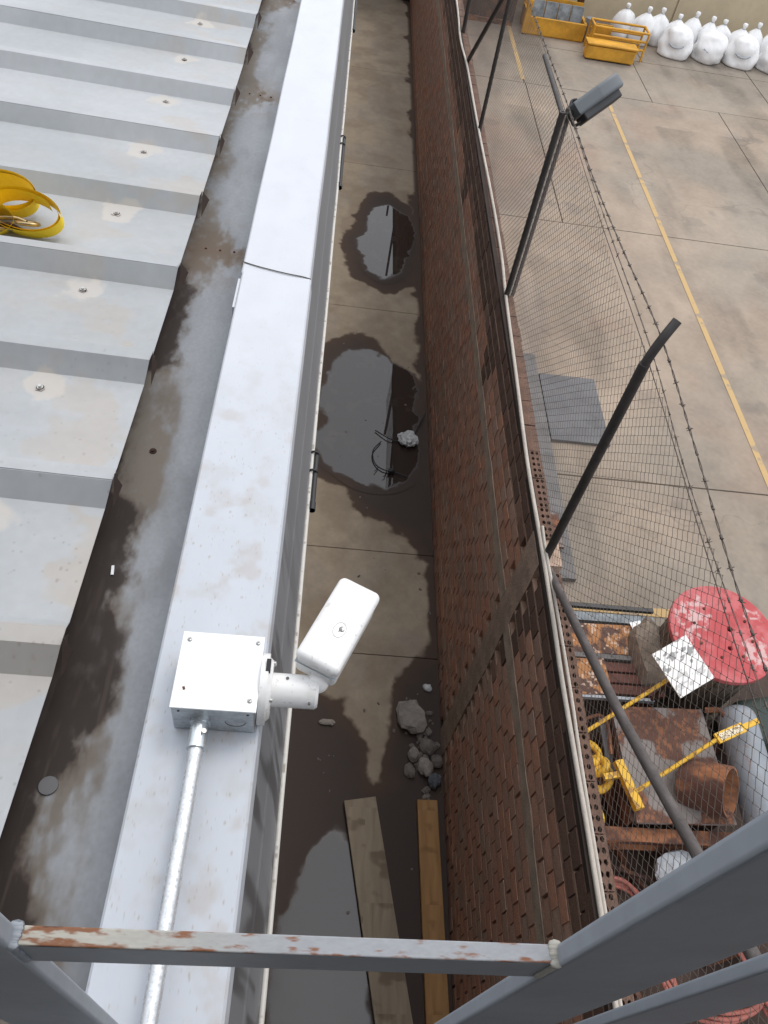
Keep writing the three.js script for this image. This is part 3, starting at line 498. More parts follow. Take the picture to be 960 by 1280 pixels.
// ------------------------------------------------------------------ brick wall
const BX = 1.166, BX2 = 1.268, WT = 2.47, CH = 0.1047, BL = 0.1455;
{
  const t = thing('brick_wall', 'long red brick boundary wall with damp top between alley and yard', 'wall', [1.23, 0, -9]);
  const colZ = [[-2.43, -2.22]];
  part('core', bx(BX + 0.03, BX2 - 0.01, 0, WT - 0.1, -18.6, 1.2), M.mortar, t); part('footing', bx(BX, BX2, -0.3, 0.002, -18.6, 1.2), M.stain, t);
  const beds = [], list = [];
  const inCol = z => colZ.some(([a, b]) => z > a - 0.03 && z < b + 0.03);
  for (let r = 0; r < 22; r++) {
    const y0 = r < 17 ? r * CH : 1.9 + (r - 17) * 0.108;
    if (y0 > 0) beds.push(bx(BX + 0.0005, BX + 0.06, y0 - 0.008, y0 + 0.0075, -18.6, 1.2));
    let z = -18.5 + (r % 2) * BL / 2;
    while (z < 0.9) {
      const gap = hash(r, Math.round(z * 100) + 5000, 3) < 0.82 ? 0.0075 + 0.007 * hash(r, Math.round(z * 100) + 9000, 5) : 0.001;
      const zc = z + BL / 2 + rr(-0.004, 0.004);
      if (!inCol(zc)) list.push([r, y0 + 0.007, zc, BL - gap + rr(-0.003, 0.003)]);
      z += BL;
    }
  }
  // the ones that show largest are single parts
  for (const b of list) { const dx = BX, dy = 5.4 - b[1], dz = -b[2]; const d = Math.hypot(dx, dy, dz); b.s = (dx / d) / (d * d); if (b[2] > -0.5) b.s = 0; }
  list.sort((p, q) => q.s - p.s);
  const geos = [0, 1, 2].map(i => clean(ob([0.06, 0.0445, 0], [0.12, 0.089 + 0.002 * (i - 1), 0.13], [0, 0, 0], 0)));
  const bins = {};
  list.forEach((b, i) => {
    const [r, y, z, L] = b;
    const dampLine = 2.2 - 0.16 * ss(-3, -4.5, z) + 0.3 * (fbm(z * 1.6 + 70, 2, 4096, 801, 4) - 0.5) - 0.25 * Math.max(0, ...[-2.2, -4.36, -6.83].map(c => 1 - Math.abs(z - c - 0.12) / 0.24)) * 1.8;
    const side = ss(-2.24, -2.2, z) * (1 - ss(-2.14, -2.0, z + 0.12 * (1.9 - y))) * ss(1.0, 1.5, y);
    const hsh = hash(r * 7 + 3, Math.round(z * 50) + 4000, 11), patch = fbm(z * 0.9 + 30, y * 1.2, 4096, 811, 3);
    const wl = Math.min(4, Math.floor(4.99 * Math.min(1, Math.max(ss(dampLine - 0.1, dampLine + 0.14, y + 0.06 * (hsh - 0.5)), side, 0.35 * ss(0.25, 0, y), 0.15 * ss(0.5, 0.75, patch)))));
    const mi = Math.floor(hash(r, Math.round(z * 50) + 900, 21) * 5.99), mat = M.bricks[wl][mi];
    const dx = rr(-0.002, 0.002);
    if (i < 300) {
      const m = finish(new THREE.Mesh(geos[i % 3], mat), 'brick'); m.scale.z = L / 0.13; m.position.set(BX + dx - t.org[0], y - t.org[1], z - t.org[2]); t.add(m);
    } else {
      const k = 'b' + wl + mi; (bins[k] = bins[k] || { mat, g: [] }).g.push(bx(BX + dx, BX + 0.1, y, y + 0.089, z - L / 2, z + L / 2));
    }
  });
  for (const k in bins) part('brickwork', bins[k].g, bins[k].mat, t, { stuff: true });
  part('mortar_joint', beds, M.mortar, t, { stuff: true });
  const spans = [[-18.6, -10], [-9.99, -2.43], [-2.22, 1.2]];
  for (const [a, b] of spans) {
    const g = new THREE.BoxGeometry(0.1, 0.115, b - a, 1, 2, Math.ceil((b - a) * 14)); const p = g.attributes.position;
    for (let i = 0; i < p.count; i++) { const z = p.getZ(i) + (a + b) / 2; p.setXYZ(i, p.getX(i) + BX + 0.047 + 0.004 * (vn(z * 6 + 200, 5, 4096, 3) - 0.5), p.getY(i) + 1.842 + 0.02 * (vn(z * 5 + 200, p.getY(i) > 0 ? 1 : 8, 4096, 5) - 0.5), z); }
    g.computeVertexNormals(); part('tie_beam', g, M.beam, t);
  }
  for (const [a, b] of colZ) {
    const g = new THREE.BoxGeometry(0.125, WT - 0.02, b - a, 1, 40, 3); const p = g.attributes.position;
    for (let i = 0; i < p.count; i++) { const y = p.getY(i) + WT / 2 - 0.01; p.setXYZ(i, p.getX(i) + BX + 0.0605 + (p.getX(i) < 0 ? 0.006 * (vn(y * 9 + 20, a * 7 + 99, 4096, 5) - 0.5) : 0), y, p.getZ(i) + (a + b) / 2 + 0.02 * (vn(y * 7 + 200, p.getZ(i) > 0 ? 1 : 8, 4096, 9) - 0.5)); }
    g.computeVertexNormals(); part('column', g, M.column, t);
  }
  // top course: bricks with open cells, lying behind the mortar lip
  part('coping_mortar', bx(BX + 0.002, BX + 0.032, WT - 0.03, WT + 0.004, -18.6, 1.2), M.stain, t);
  let n = 0; const farTop = [];
  for (let z = 0.2; z > -17; z -= 0.206) {
    if (inCol(z)) continue;
    const s = new THREE.Shape(); s.moveTo(-0.048, -0.1); s.lineTo(0.048, -0.1); s.lineTo(0.048, 0.1); s.lineTo(-0.048, 0.1);
    if (z > -2.9) for (let a = 0; a < 2; a++) for (let b = 0; b < 5; b++) { const h = new THREE.Path(), hx = 0.004 + a * 0.026, hy = -0.085 + b * 0.0425; for (let q = 0; q < 7; q++) { const w = -q / 7 * 6.2832; q ? h.lineTo(hx + Math.cos(w) * 0.0095, hy + Math.sin(w) * 0.0125) : h.moveTo(hx + 0.0095, hy); } s.holes.push(h); }
    const g = new THREE.ExtrudeGeometry(s, { depth: 0.08, bevelEnabled: false, curveSegments: 3 }); g.rotateX(-Math.PI / 2); g.translate(BX2 - 0.05 + rr(-0.003, 0.003), WT - 0.083 + rr(-0.004, 0.004), z);
    if (z > -2.9) part('hollow_brick', g, M.bricks[4][n++ % 6], t); else farTop.push(g);
  }
  part('top_course', farTop, M.bricks[4][1], t, { stuff: true });
}

// ------------------------------------------------------------------ cables along the top of the wall
const cableP = [[1.187, 2.489, -18.4], [1.185, 2.485, -14], [1.185, 2.485, -10.3], [1.16, 2.487, -9.05], [1.187, 2.487, -8.29], [1.2, 2.487, -6.98], [1.22, 2.489, -5.78], [1.222, 2.489, -4.96], [1.205, 2.487, -4.4], [1.19, 2.487, -3.6], [1.176, 2.487, -2.88], [1.182, 2.487, -2.29], [1.183, 2.487, -1.87], [1.18, 2.487, -1.59], [1.185, 2.487, -1.18], [1.19, 2.487, -.68], [1.19, 2.487, 1.2]];
solo('cable', tube(cableP, 0.0112, 260, 8), M.cable, 'long pale cable sagging along the top of the brick wall', 'cable');
solo('cable', tube([[1.196, 2.505, -2.42], [1.196, 2.497, -2.28], [1.207, 2.487, -2.0], [1.211, 2.487, -1.55], [1.206, 2.487, -1.17], [1.207, 2.487, -.68], [1.212, 2.487, 1.2]], 0.008, 90, 8), M.cable, 'shorter pale cable beside the first on the near end of the wall', 'cable');

// ------------------------------------------------------------------ chain link fence on the wall
const FX = 1.212;
{
  const t = thing('chain_link_fence', 'chain link fence with dark posts and barbed wire on top of the brick wall', 'fence', [FX, WT, -5]);
  const base = WT - 0.02;
  function post(z, armed, r = 0.023) {
    const g = [cyl([FX, base, z], [FX, 3.69, z], r, 18)];
    const p = part('post', g, M.postPaint, t);
    if (armed) part('arm', tube([[FX, 3.66, z], [FX + 0.006, 3.72, z - 0.004], [FX + 0.03, 3.8, z - 0.02], [FX + 0.065, 3.86, z - 0.05]], r * 0.85, 24, 12), M.postPaint, p);
    return p;
  }
  post(0.15, true); post(-2.27, true, 0.0215); post(-4.44, false, 0.018); post(-6.93, false, 0.017); post(-9.3, false); post(-11.7, false); post(-14, false); post(-16.4, false);
  part('post_arm', cyl([FX, 3.68, -4.44], [FX - 0.02, 3.72, -5.15], 0.014, 10), M.postPaint, t);
  part('brace', tube([[1.22, 2.44, -2.2], [1.225, 2.7, -1.62], [1.225, 2.91, -1.18], [1.225, 3.18, -.68], [1.225, 3.6, 0.1]], 0.02, 30, 14), M.postGrey, t, { label: 'grey diagonal brace pipe' });
  part('brace', cyl([FX, 2.44, -8.55], [FX, 3.62, -6.95], 0.02, 12), M.postPaint, t);
  // woven wires
  const p = 0.0245, RW = 0.00112;
  const pos = [], idx = [];
  for (let i = 0; i * p < 10; i++) {
    const zc = -0.1 - i * p, N = 48 + Math.floor(hash(i >> 3, 3, 77) * 2); const b0 = pos.length / 3;
    for (let k = 0; k <= N; k++) {
      const y = WT + 0.01 + k * p, z = zc + ((k + i) % 2 ? p / 2 : -p / 2) + 0.01 * (vn(y * 3 + 5, zc * 3 + 60, 4096, 5) - 0.5), x = FX + 0.024 + ((k + i) % 2 ? 0.0016 : -0.0016) + 0.03 * (vn(y * 1.6 + 9, zc * 1.4 + 50, 4096, 15) - 0.5);
      for (let q = 0; q < 3; q++) { const a = q * 2.0944; pos.push(x + Math.cos(a) * RW, y, z + Math.sin(a) * RW); }
      if (k) for (let q = 0; q < 3; q++) { const a = b0 + (k - 1) * 3 + q, b = b0 + (k - 1) * 3 + (q + 1) % 3; idx.push(a, a + 3, b, b, a + 3, b + 3); }
    }
  }
  const mg = new THREE.BufferGeometry(); mg.setAttribute('position', new THREE.Float32BufferAttribute(pos, 3)); mg.setIndex(idx); mg.computeVertexNormals();
  part('chain_link_mesh', mg, M.wire, t, { stuff: true });
  // line wire and barbed strands
  const strand = (pts, seg, r) => {
    const c = new THREE.CatmullRomCurve3(pts.map(q => V(...q))), L = c.getLength(), out = []; const tw = [[], []];
    const N = seg; for (let i = 0; i <= N; i++) { const q = c.getPoint(i / N), a = i * 1.1; for (const s of [0, 1]) tw[s].push([q.x + Math.cos(a + s * 3.14) * r, q.y + Math.sin(a + s * 3.14) * r, q.z]); }
    for (const s of [0, 1]) out.push(tube(tw[s], r * 0.75, N * 2, 4));
    for (let d = 0.05; d < L; d += 0.11) { const q = c.getPointAt(d / L); for (let k = 0; k < 2; k++) { const v = V(rnd() - .5, rnd() - .5, (rnd() - .5) * 0.5).normalize().multiplyScalar(0.011); out.push(cyl([q.x - v.x, q.y - v.y, q.z - v.z + k * 0.006], [q.x + v.x, q.y + v.y, q.z + v.z + k * 0.006], r * 0.7, 4)); } out.push(cyl([q.x, q.y, q.z - 0.008], [q.x, q.y, q.z + 0.008], r * 2, 6)); }
    return out;
  };
  part('barbed_wire', strand([[1.270, 3.8, 0.15], [1.265, 3.72, -.7], [1.265, 3.70, -1.2], [1.260, 3.74, -1.8], [1.257, 3.77, -2.33], [1.255, 3.73, -3.0], [1.247, 3.71, -3.6], [1.235, 3.72, -4.44], [1.235, 3.69, -6], [1.225, 3.71, -6.93]], 200, 0.0023), M.barb, t);
  part('barbed_wire', strand([[1.235, 3.74, 0.15], [1.235, 3.695, -1], [1.235, 3.685, -1.7], [1.235, 3.72, -2.28], [1.235, 3.71, -3.2], [1.230, 3.72, -4.44]], 120, 0.0016), M.barb, t);
  part('line_wire', tube([[FX + .025, 3.67, 0.15], [FX + .03, 3.645, -1.2], [FX + .025, 3.68, -2.27], [FX + .03, 3.665, -3.4], [FX + .025, 3.68, -4.44], [FX + .025, 3.67, -6.9]], 0.002, 90, 5), M.barb, t);
}
{
  const t = thing('floodlight', 'grey street floodlight on its own pole beside the second fence post', 'street light', [1.27, 2.45, -4.5]);
  part('pole', cyl([1.262, 2.45, -4.5], [1.262, 3.69, -4.5], 0.02, 16), M.postGrey, t);
  part('conduit', cyl([1.24, 2.46, -4.475], [1.24, 3.66, -4.475], 0.009, 10), M.cable, t);
  const A = V(1.285, 3.69, -4.45), B = V(1.5, 3.81, -4.6), d = B.clone().sub(A), L = d.length(); d.normalize();
  const n = V(-0.8, 0.42, -0.3); n.addScaledVector(d, -n.dot(d)).normalize(); const s = n.clone().cross(d).normalize();
  const mt = new THREE.Matrix4().makeBasis(s, n, d).setPosition(A);   // local: x across, y out of the back, z along
  const sh = new THREE.Shape(); sh.moveTo(-0.05, 0); sh.lineTo(0.05, 0); sh.lineTo(0.072, L * 0.5); sh.quadraticCurveTo(0.074, L * 0.98, 0.025, L * 1.05); sh.lineTo(-0.025, L * 1.05); sh.quadraticCurveTo(-0.074, L * 0.98, -0.072, L * 0.5); sh.lineTo(-0.05, 0);
  const g = new THREE.ExtrudeGeometry(sh, { depth: 0.045, bevelEnabled: true, bevelSize: 0.014, bevelThickness: 0.018, bevelSegments: 4 }).rotateX(Math.PI / 2).translate(0, 0.03, 0);
  const hd = part('lamp_housing', g.applyMatrix4(mt), M.caseGrey, t);
  part('lens_panel', new RoundedBoxGeometry(0.105, 0.06, L * 0.9, 3, 0.012).translate(0, -0.045, L * 0.48).applyMatrix4(mt), M.caseDark, hd);
  part('label', new THREE.BoxGeometry(0.03, 0.002, 0.018).translate(0.0, 0.0425, L * 0.72).applyMatrix4(mt), M.rag, hd);
  part('bracket', [tube([[1.262, 3.67, -4.47], [1.27, 3.715, -4.53], [1.298, 3.73, -4.53]], 0.009, 16, 8), tube([[1.27, 3.66, -4.47], [1.29, 3.64, -4.41], [1.32, 3.67, -4.39]], 0.009, 16, 8), ob([1.277, 3.68, -4.46], [0.03, 0.05, 0.05])], M.caseDark, t);
  part('clamp', cyl([1.264, 3.66, -4.5], [1.28, 3.7, -4.46], 0.02, 12), M.blueGrey, t);
}

// ------------------------------------------------------------------ things on the alley floor
solo('plank', ob([0.772, 0.028, -0.704], [0.225, 0.04, 2.35], [0, 0.181, 0], 0.004), M.plankGrey, 'wide grey weathered plank lying across the puddle', 'plank');
solo('plank', ob([1.055, 0.03, -0.95], [0.145, 0.05, 1.85], [0, 0.02, 0], 0.005), M.plankOrange, 'narrow orange brown plank lying along the foot of the brick wall', 'plank');
{
  const rk = (name, r, s, q, p, m, l) => { const g = rock(r, s, q); g.translate(...p); solo(name, g, m, l, name === 'rubble_stone' ? 'stone' : 'concrete chunk', 'rubble at the foot of the brick wall'); };
  rk('concrete_chunk', 0.115, 5, [0.95, 0.45, 1.15], [.93, .05, -2.49], M.rock, 'largest flat pale concrete chunk in the rubble by the wall');
  rk('rubble_stone', 0.042, 11, [1, .8, 1], [.955, .035, -2.2], M.rock, 'pinkish stone just below the largest concrete chunk');
  rk('rubble_stone', 0.05, 13, [1, .8, 1.3], [1.03, .04, -2.11], M.rock, 'pale oblong stone in the middle of the rubble');
  rk('rubble_stone', 0.048, 17, [1, .8, 1], [1.1, .04, -2.02], M.rockBlue, 'bluish grey stone nearest the orange plank');
  rk('rubble_stone', 0.052, 19, [1, .6, 1], [1.06, .03, -2.27], M.rockDark, 'brown flat stone right of the largest concrete chunk');
  rk('rubble_stone', 0.042, 23, [1, .7, 1], [1.12, .03, -2.17], M.rockDark, 'dark stone touching the brick wall in the rubble');
  rk('rubble_stone', 0.04, 29, [.9, .5, 1.2], [.92, .02, -2.09], M.rockDark, 'low dark stone on the left side of the rubble');
  rk('rubble_stone', 0.032, 31, [1, .5, 1], [1.07, .012, -2.76], M.plasticWhite, 'small whitish fragment beyond the concrete chunk');
  rk('rubble_stone', 0.03, 37, [1.6, .5, .8], [.3, .012, -2.42], M.rock, 'small flat fragment on the wet floor beside the warehouse');
}
{ // grit and crumbs too small to count
  const g = [];
  for (let i = 0; i < 110; i++) { const near = i < 70, x = near ? 1.02 + 0.13 * (rnd() + rnd() - 1) : rr(0.15, 1.14), z = near ? -2.25 + 0.5 * (rnd() + rnd() - 1) : rr(-7, -1), r = near ? rr(0.006, 0.022) : rr(0.004, 0.011); g.push(rock(r, 80 + i % 9, [1, 0.6, 1 + 0.5 * rnd()]).rotateY(rnd() * 6).translate(Math.min(x, 1.15), r * 0.4, z)); }
  struct('grit', g, M.rockDark, { kind: 'stuff', label: 'small crumbs of concrete and grit on the wet alley floor' });
}
{ // crumpled white plastic and a dry twig in the middle puddle
  const g = new THREE.IcosahedronGeometry(0.1, 4), p = g.attributes.position; for (let i = 0; i < p.count; i++) { const v = V(p.getX(i), p.getY(i), p.getZ(i)), k = 0.62 + 0.75 * Math.abs(vn(v.x * 22 + 50, v.y * 22 + v.z * 19 + 50, 4096, 6) - 0.5) + 0.22 * vn(v.x * 50 + 50, v.z * 50 + 50, 4096, 7); p.setXYZ(i, v.x * k * 1.05, v.y * k * 0.6 + 0.05, v.z * k * 1.15); }
  g.computeVertexNormals(); g.translate(0.95, 0.0, -5.45); solo('plastic_bag', g, M.plasticWhite, 'crumpled whitish plastic lying in the middle puddle', 'plastic bag');
  const tw = [tube([[.62, .02, -5.55], [.75, .03, -5.45], [.86, .02, -5.42]], 0.006, 14, 5), tube([[.68, .02, -5.4], [.6, .03, -5.25], [.62, .02, -5.1], [.7, .025, -5.02], [.82, .02, -5.0], [.95, .03, -4.95]], 0.006, 24, 5), tube([[.66, .02, -5.05], [.62, .03, -4.98]], 0.004, 6, 4), tube([[.74, .02, -5.02], [.72, .03, -4.94], [.7, .03, -4.92]], 0.004, 6, 4), tube([[1.0, .03, -5.5], [1.1, .04, -5.75], [1.14, .05, -5.85]], 0.005, 8, 4)];
  tw.push(rock(0.028, 41).translate(.78, .03, -5.0));
  solo('dry_twig', tw, M.black, 'thin dark twig curling on the middle puddle', 'twig');
}

// ------------------------------------------------------------------ yellow ratchet strap on the roof
{
  const t = thing('ratchet_strap', 'coiled yellow webbing strap with metal buckle lying on the roof', 'strap', [-0.95, 4.06, -2.1]);
  const RY = 4.1 - 0.046 + 0.022 * 0.5;
  function ribbon(c, r1, r2, tilt, yaw, w, a0, a1, wob = 0) {      // elliptical loop of webbing, standing on edge and tipped over
    const N = 72, g = new THREE.PlaneGeometry(1, 1, N, 3), p = g.attributes.position; let k = 0;
    for (let j = 0; j <= 3; j++) for (let i = 0; i <= N; i++, k++) {
      const a = a0 + (a1 - a0) * i / N, v = (j / 3 - 0.5) * w, gr = 1 + wob * (i / N);
      const f = 1 + 0.1 * (j / 3 - 0.5);
      p.setXYZ(k, Math.cos(a) * r1 * gr * f, v, Math.sin(a) * r2 * gr * f);
    }
    g.applyMatrix4(new THREE.Matrix4().makeRotationFromEuler(new THREE.Euler(tilt, yaw, 0, 'YXZ'))); g.translate(...c); g.computeVertexNormals(); return g;
  }
  const C = [-0.885, RY + 0.048, -2.07];
  part('webbing', [ribbon(C, 0.115, 0.062, 0.55, -0.25, 0.05, 0, 6.283), ribbon([C[0], C[1] - .001, C[2]], 0.108, 0.056, 0.55, -0.25, 0.05, -0.6, 5.4, -0.06)], M.strap, t);
  part('webbing', [ribbon([-0.965, RY + 0.05, -2.15], 0.1, 0.062, 0.5, -0.2, 0.05, 0, 6.283), ribbon([-0.965, RY + 0.05, -2.15], 0.093, 0.056, 0.35, -0.1, 0.05, 0, 6.0, -0.05)], M.strap, t);
  part('webbing', [ribbon([-1.0, RY + 0.035, -2.03], 0.09, 0.05, 0.75, 0.2, 0.05, 0, 6.283)], M.strap, t);
  const b = part('buckle', [tube([[-.97, RY + .03, -2.055], [-.93, RY + .04, -2.05], [-.9, RY + .04, -2.05], [-.875, RY + .035, -2.045]], 0.006, 20, 8), new THREE.TorusGeometry(0.022, 0.006, 8, 20).scale(1.3, 1, 1).rotateX(1.1).translate(-.87, RY + .035, -2.04), tube([[-.98, RY + .018, -2.02], [-.94, RY + .02, -2.02], [-.91, RY + .02, -2.025]], 0.006, 14, 8)], M.brass, t);
  part('hook', tube([[-.95, RY + .02, -2.03], [-.92, RY + .03, -2.03], [-.89, RY + .025, -2.02], [-.88, RY + .015, -2.025]], 0.007, 18, 8), M.rustDark, b);
}

// ------------------------------------------------------------------ yard: steel strip, plate, cable drum
solo('steel_channel', [bx(2.2, 2.45, 0.002, 0.05, -7.04, -3.9), bx(2.2, 2.215, 0.05, 0.075, -7.04, -3.9)], M.steelGrey, 'long flat grey steel channel lying on the yard beside the wall', 'steel channel');
solo('rubber_mat', [bx(2.47, 3.11, 0.005, 0.035, -6.73, -5.68)], M.plateGrey, 'dark grey rectangular plate lying beside the steel channel', 'plate');
solo('rusty_bar', [bx(1.9, 2.36, 0.08, 0.11, -4.6, -4.2)], M.rustPaint, 'rusty patch of flat steel on the grey channel', 'steel plate');
{
  const C = [3.22, 0, -3.02], R = 0.4, H = 0.8;
  const tDrum = tex(512, 512, (u, v) => {
    const x = u - 0.5, z = v - 0.5, n = fbm(u * 8, v * 8, 8, 901, 5), n2 = fbm(u * 30, v * 30, 30, 905, 4);
    let c = mix([0.4, 0.062, 0.066], [0.46, 0.115, 0.12], ss(0.4, 0.65, n)); c = mix(c, [0.3, 0.045, 0.045], ss(0.55, 0.7, n2) * 0.5);
    const spot = (a, b, r) => Math.max(0, 1 - Math.hypot(x - a, z - b) / r);
    const w = Math.min(1, 1.5 * spot(-0.2, -0.17, 0.2) + 1.6 * spot(0.24, 0.16, 0.16) + 1.1 * spot(0.28, -0.17, 0.1) + 0.9 * spot(-.28, .02, .14));
    c = mix(c, [0.62, 0.52, 0.5], 0.6 * ss(0.52, 0.74, n2 * 0.8 + w * 0.24) * ss(0.0, 0.3, w));
    return [...c, n2];
  });
  const mRed = S({ map: tDrum.map, roughness: 0.75 });
  const t = thing('cable_drum', 'wooden cable drum standing upright with a faded red top flange', 'cable drum', C);
  t.rotation.set(0.05, 0, 0.04);
  function flange(y, mat, holes) {
    const s = new THREE.Shape(); for (let i = 0; i < 56; i++) { const a = i / 56 * 6.2832; i ? s.lineTo(Math.cos(a) * R, Math.sin(a) * R) : s.moveTo(R, 0); }
    if (holes) for (const [a, b, r] of [[0.06, 0.03, 0.028], [0.02, -0.13, 0.024], [-0.14, 0.12, 0.006]]) { const h = new THREE.Path(); for (let i = 0; i < 14; i++) { const q = -i / 14 * 6.2832; i ? h.lineTo(a + Math.cos(q) * r, b + Math.sin(q) * r) : h.moveTo(a + r, b); } s.holes.push(h); }
    const g = new THREE.ExtrudeGeometry(s, { depth: 0.035, bevelEnabled: true, bevelSize: 0.006, bevelThickness: 0.005, bevelSegments: 2, curveSegments: 40 }); g.rotateX(-Math.PI / 2); g.translate(0, y, 0);
    const q = clean(g), p = q.attributes.position, uv = q.attributes.uv; for (let i = 0; i < p.count; i++) uv.setXY(i, p.getX(i) + 0.5, p.getZ(i) + 0.5);
    return q.translate(...C);
  }
  part('flange', flange(H - 0.04, mRed, true), mRed, t, { uv: true, label: 'faded red flange with white paint marks' });
  part('flange', flange(0.006, M.drumWood, false), M.drumWood, t, { uv: true });
  part('hub', cyl([C[0], 0.03, C[2]], [C[0], H - 0.06, C[2]], 0.3, 24), M.darkSlot, t);
  for (let i = 0; i < 26; i++) { const a = i / 26 * 6.2832; part('slat', ob([C[0] + Math.cos(a) * 0.355, H / 2, C[2] + Math.sin(a) * 0.355], [0.026, H - 0.1, 0.081], [0, -a, 0]), M.drumWood, t); }
  for (let i = 0; i < 8; i++) { const a = i / 8 * 6.2832 + 0.3; part('bolt', cyl([C[0] + Math.cos(a) * 0.22, H - 0.01, C[2] + Math.sin(a) * 0.22], [C[0] + Math.cos(a) * 0.22, H + 0.008, C[2] + Math.sin(a) * 0.22], 0.011, 8), M.rustDark, t); }
}
{
  const tMeshSheet = tex(128, 128, (u, v) => { const n = fbm(u * 10, v * 10, 10, 931, 4), l = ss(0.55, 0.62, fbm(u * 8 + v * 4, v * 14, 56, 937, 2)) * (v < 0.55 ? 1 : 0.5); return mix([0.66 + 0.1 * n, 0.65 + 0.1 * n, 0.63 + 0.1 * n], [0.1, 0.1, 0.1], l * 0.75); });  // dark bands paint the fence mesh and its shadow onto the sheet
  const g = clean(ob([0, 0, 0], [0.32, 0.008, 0.34], [0, 0, 0])), p = g.attributes.position, uv = g.attributes.uv; for (let i = 0; i < p.count; i++) uv.setXY(i, p.getX(i) / 0.32 + 0.5, p.getZ(i) / 0.34 + 0.5);
  g.applyMatrix4(new THREE.Matrix4().makeRotationFromEuler(new THREE.Euler(0.22, 0.55, 0.1, 'YXZ'))); g.translate(2.71, 0.93, -2.59);
  const t = thing('white_sheet', 'white square sheet with fence mesh and its shadow painted on, propped against the cable drum', 'sheet', [2.71, 0.0, -2.59]);
  part('plate', g, S({ map: tMeshSheet.map, roughness: 0.6 }), t, { uv: true }); part('stake', cyl([2.74, 0.02, -2.62], [2.72, 0.92, -2.6], 0.015, 8), M.rustDark, t);
}
// scrap between the wall and the drum
solo('timber_beam', bx(2.3, 3.0, 0.1, 0.2, -3.46, -3.38), M.blueGrey, 'grey board along the yellow line at the head of the scrap', 'board');
solo('steel_angle', [bx(1.95, 3.0, 0.2, 0.235, -3.53, -3.49), bx(1.95, 2.12, 0.06, 0.3, -3.5, -3.36)], M.black, 'black steel angle behind the grey board', 'steel angle');
solo('rusty_plate', ob([2.44, 0.32, -3.13], [0.72, 0.03, 0.26], [0.06, 0.02, 0.01]), M.rustOrange, 'orange rusted steel plate nearest the yellow line', 'steel plate');
solo('steel_rail', bx(1.9, 2.8, 0.3, 0.345, -2.985, -2.945), M.steelGrey, 'thin grey steel rail between the two orange rusted plates', 'rail');
{
  const t = thing('slatted_crate', 'rusty slatted pallet with a white front edge', 'pallet', [2.4, 0, -2.75]);
  part('rusty_sheet', ob([2.25, 0.36, -2.77], [0.33, 0.02, 0.3], [0, 0.06, 0]), M.rustOrange, t);
  for (let i = 0; i < 3; i++) part('slat', bx(2.4, 2.86, 0.3 + 0.0 * i, 0.335, -2.92 + i * 0.095, -2.845 + i * 0.095), M.redSlat, t);
  part('front_edge', bx(2.07, 2.75, 0.32, 0.36, -2.62, -2.597), M.rag, t);
  part('leg', [bx(2.1, 2.16, 0, 0.3, -2.9, -2.62), bx(2.7, 2.76, 0, 0.3, -2.9, -2.62)], M.redSlat, t);
}
{
  const g = rock(0.17, 61, [0.9, 1.1, 1.5]); g.translate(2.83, 0.28, -3.02); solo('crumpled_bag', g, M.bag, 'crumpled brown bag slumped against the cable drum', 'bag');
  solo('paper_scrap', ob([2.75, 0.37, -3.22], [0.1, 0.004, 0.14], [0.1, 0.3, 0]), M.coverWhite, 'torn white scrap on the orange rusted plate', 'paper');
}
{
  const t = thing('rusty_box', 'large rust brown steel box with peeling grey paint', 'steel box', [2.67, 0, -2.06]);
  part('top_plate', ob([2.68, 0.5, -2.06], [0.7, 0.03, 0.82], [0, 0.03, 0]), M.rustPaint, t);
  part('side', bx(2.36, 3.0, 0.0, 0.484, -2.42, -1.7), M.rustDark, t);
  part('flange', bx(2.26, 2.33, 0.38, 0.4, -2.42, -2.0), M.plateGrey, t); part('edge_strip', bx(2.31, 2.335, 0.38, 0.5, -2.4, -1.66), M.rustDark, t); part('base_plate', bx(2.06, 2.25, 0.08, 0.1, -2.45, -1.75), M.rustDark, t);
}
{
  const a = [2.74, 0.53, -1.93], b = [2.99, 0.76, -1.77];
  const t = thing('rusty_pipe', 'short wide rusty pipe with a dark open mouth on the steel box', 'pipe', [2.95, 0.45, -1.8]);
  const sp = new THREE.LatheGeometry([[0.15, 0], [0.165, 0], [0.165, 0.3], [0.15, 0.3], [0.15, 0]].map(q => new THREE.Vector2(...q)), 36);
  sp.applyQuaternion(new THREE.Quaternion().setFromUnitVectors(V(0, 1, 0), V(b[0] - a[0], b[1] - a[1], b[2] - a[2]).normalize())); sp.translate(...a); { const q = toCreasedNormals(sp, 0.5), uv = q.attributes.uv; for (let i = 0; i < uv.count; i++) uv.setXY(i, uv.getX(i), uv.getY(i) * 0.6); part('shell', q, M.rust, t, { uv: true }); }
  part('end_cap', cyl(a, [a[0] + 0.016, a[1] + 0.015, a[2] + 0.01], 0.151, 30), M.rustDark, t);
}
{
  const t = thing('gas_cylinder', 'pale grey steel cylinder lying on its side past the rusty box', 'cylinder', [3.22, 0.4, -1.8]);
  part('shell', [cyl([3.24, 0.56, -2.4], [3.2, 0.56, -0.9], 0.135, 32), new THREE.SphereGeometry(0.135, 28, 16).scale(1, 1, 0.7).translate(3.24, 0.56, -2.4)], M.tank, t);
  part('cradle', bx(3.05, 3.4, 0, 0.44, -2.3, -2.22), M.rustDark, t); part('cradle', bx(3.05, 3.4, 0, 0.44, -1.5, -1.42), M.rustDark, t);
}
solo('dark_tarp', [ob([3.55, 0.3, -2.45], [0.5, 0.5, 0.35], [0, 0.2, 0], 0.08)], M.tarp, 'dark green covered block beside the grey cylinder', 'block');
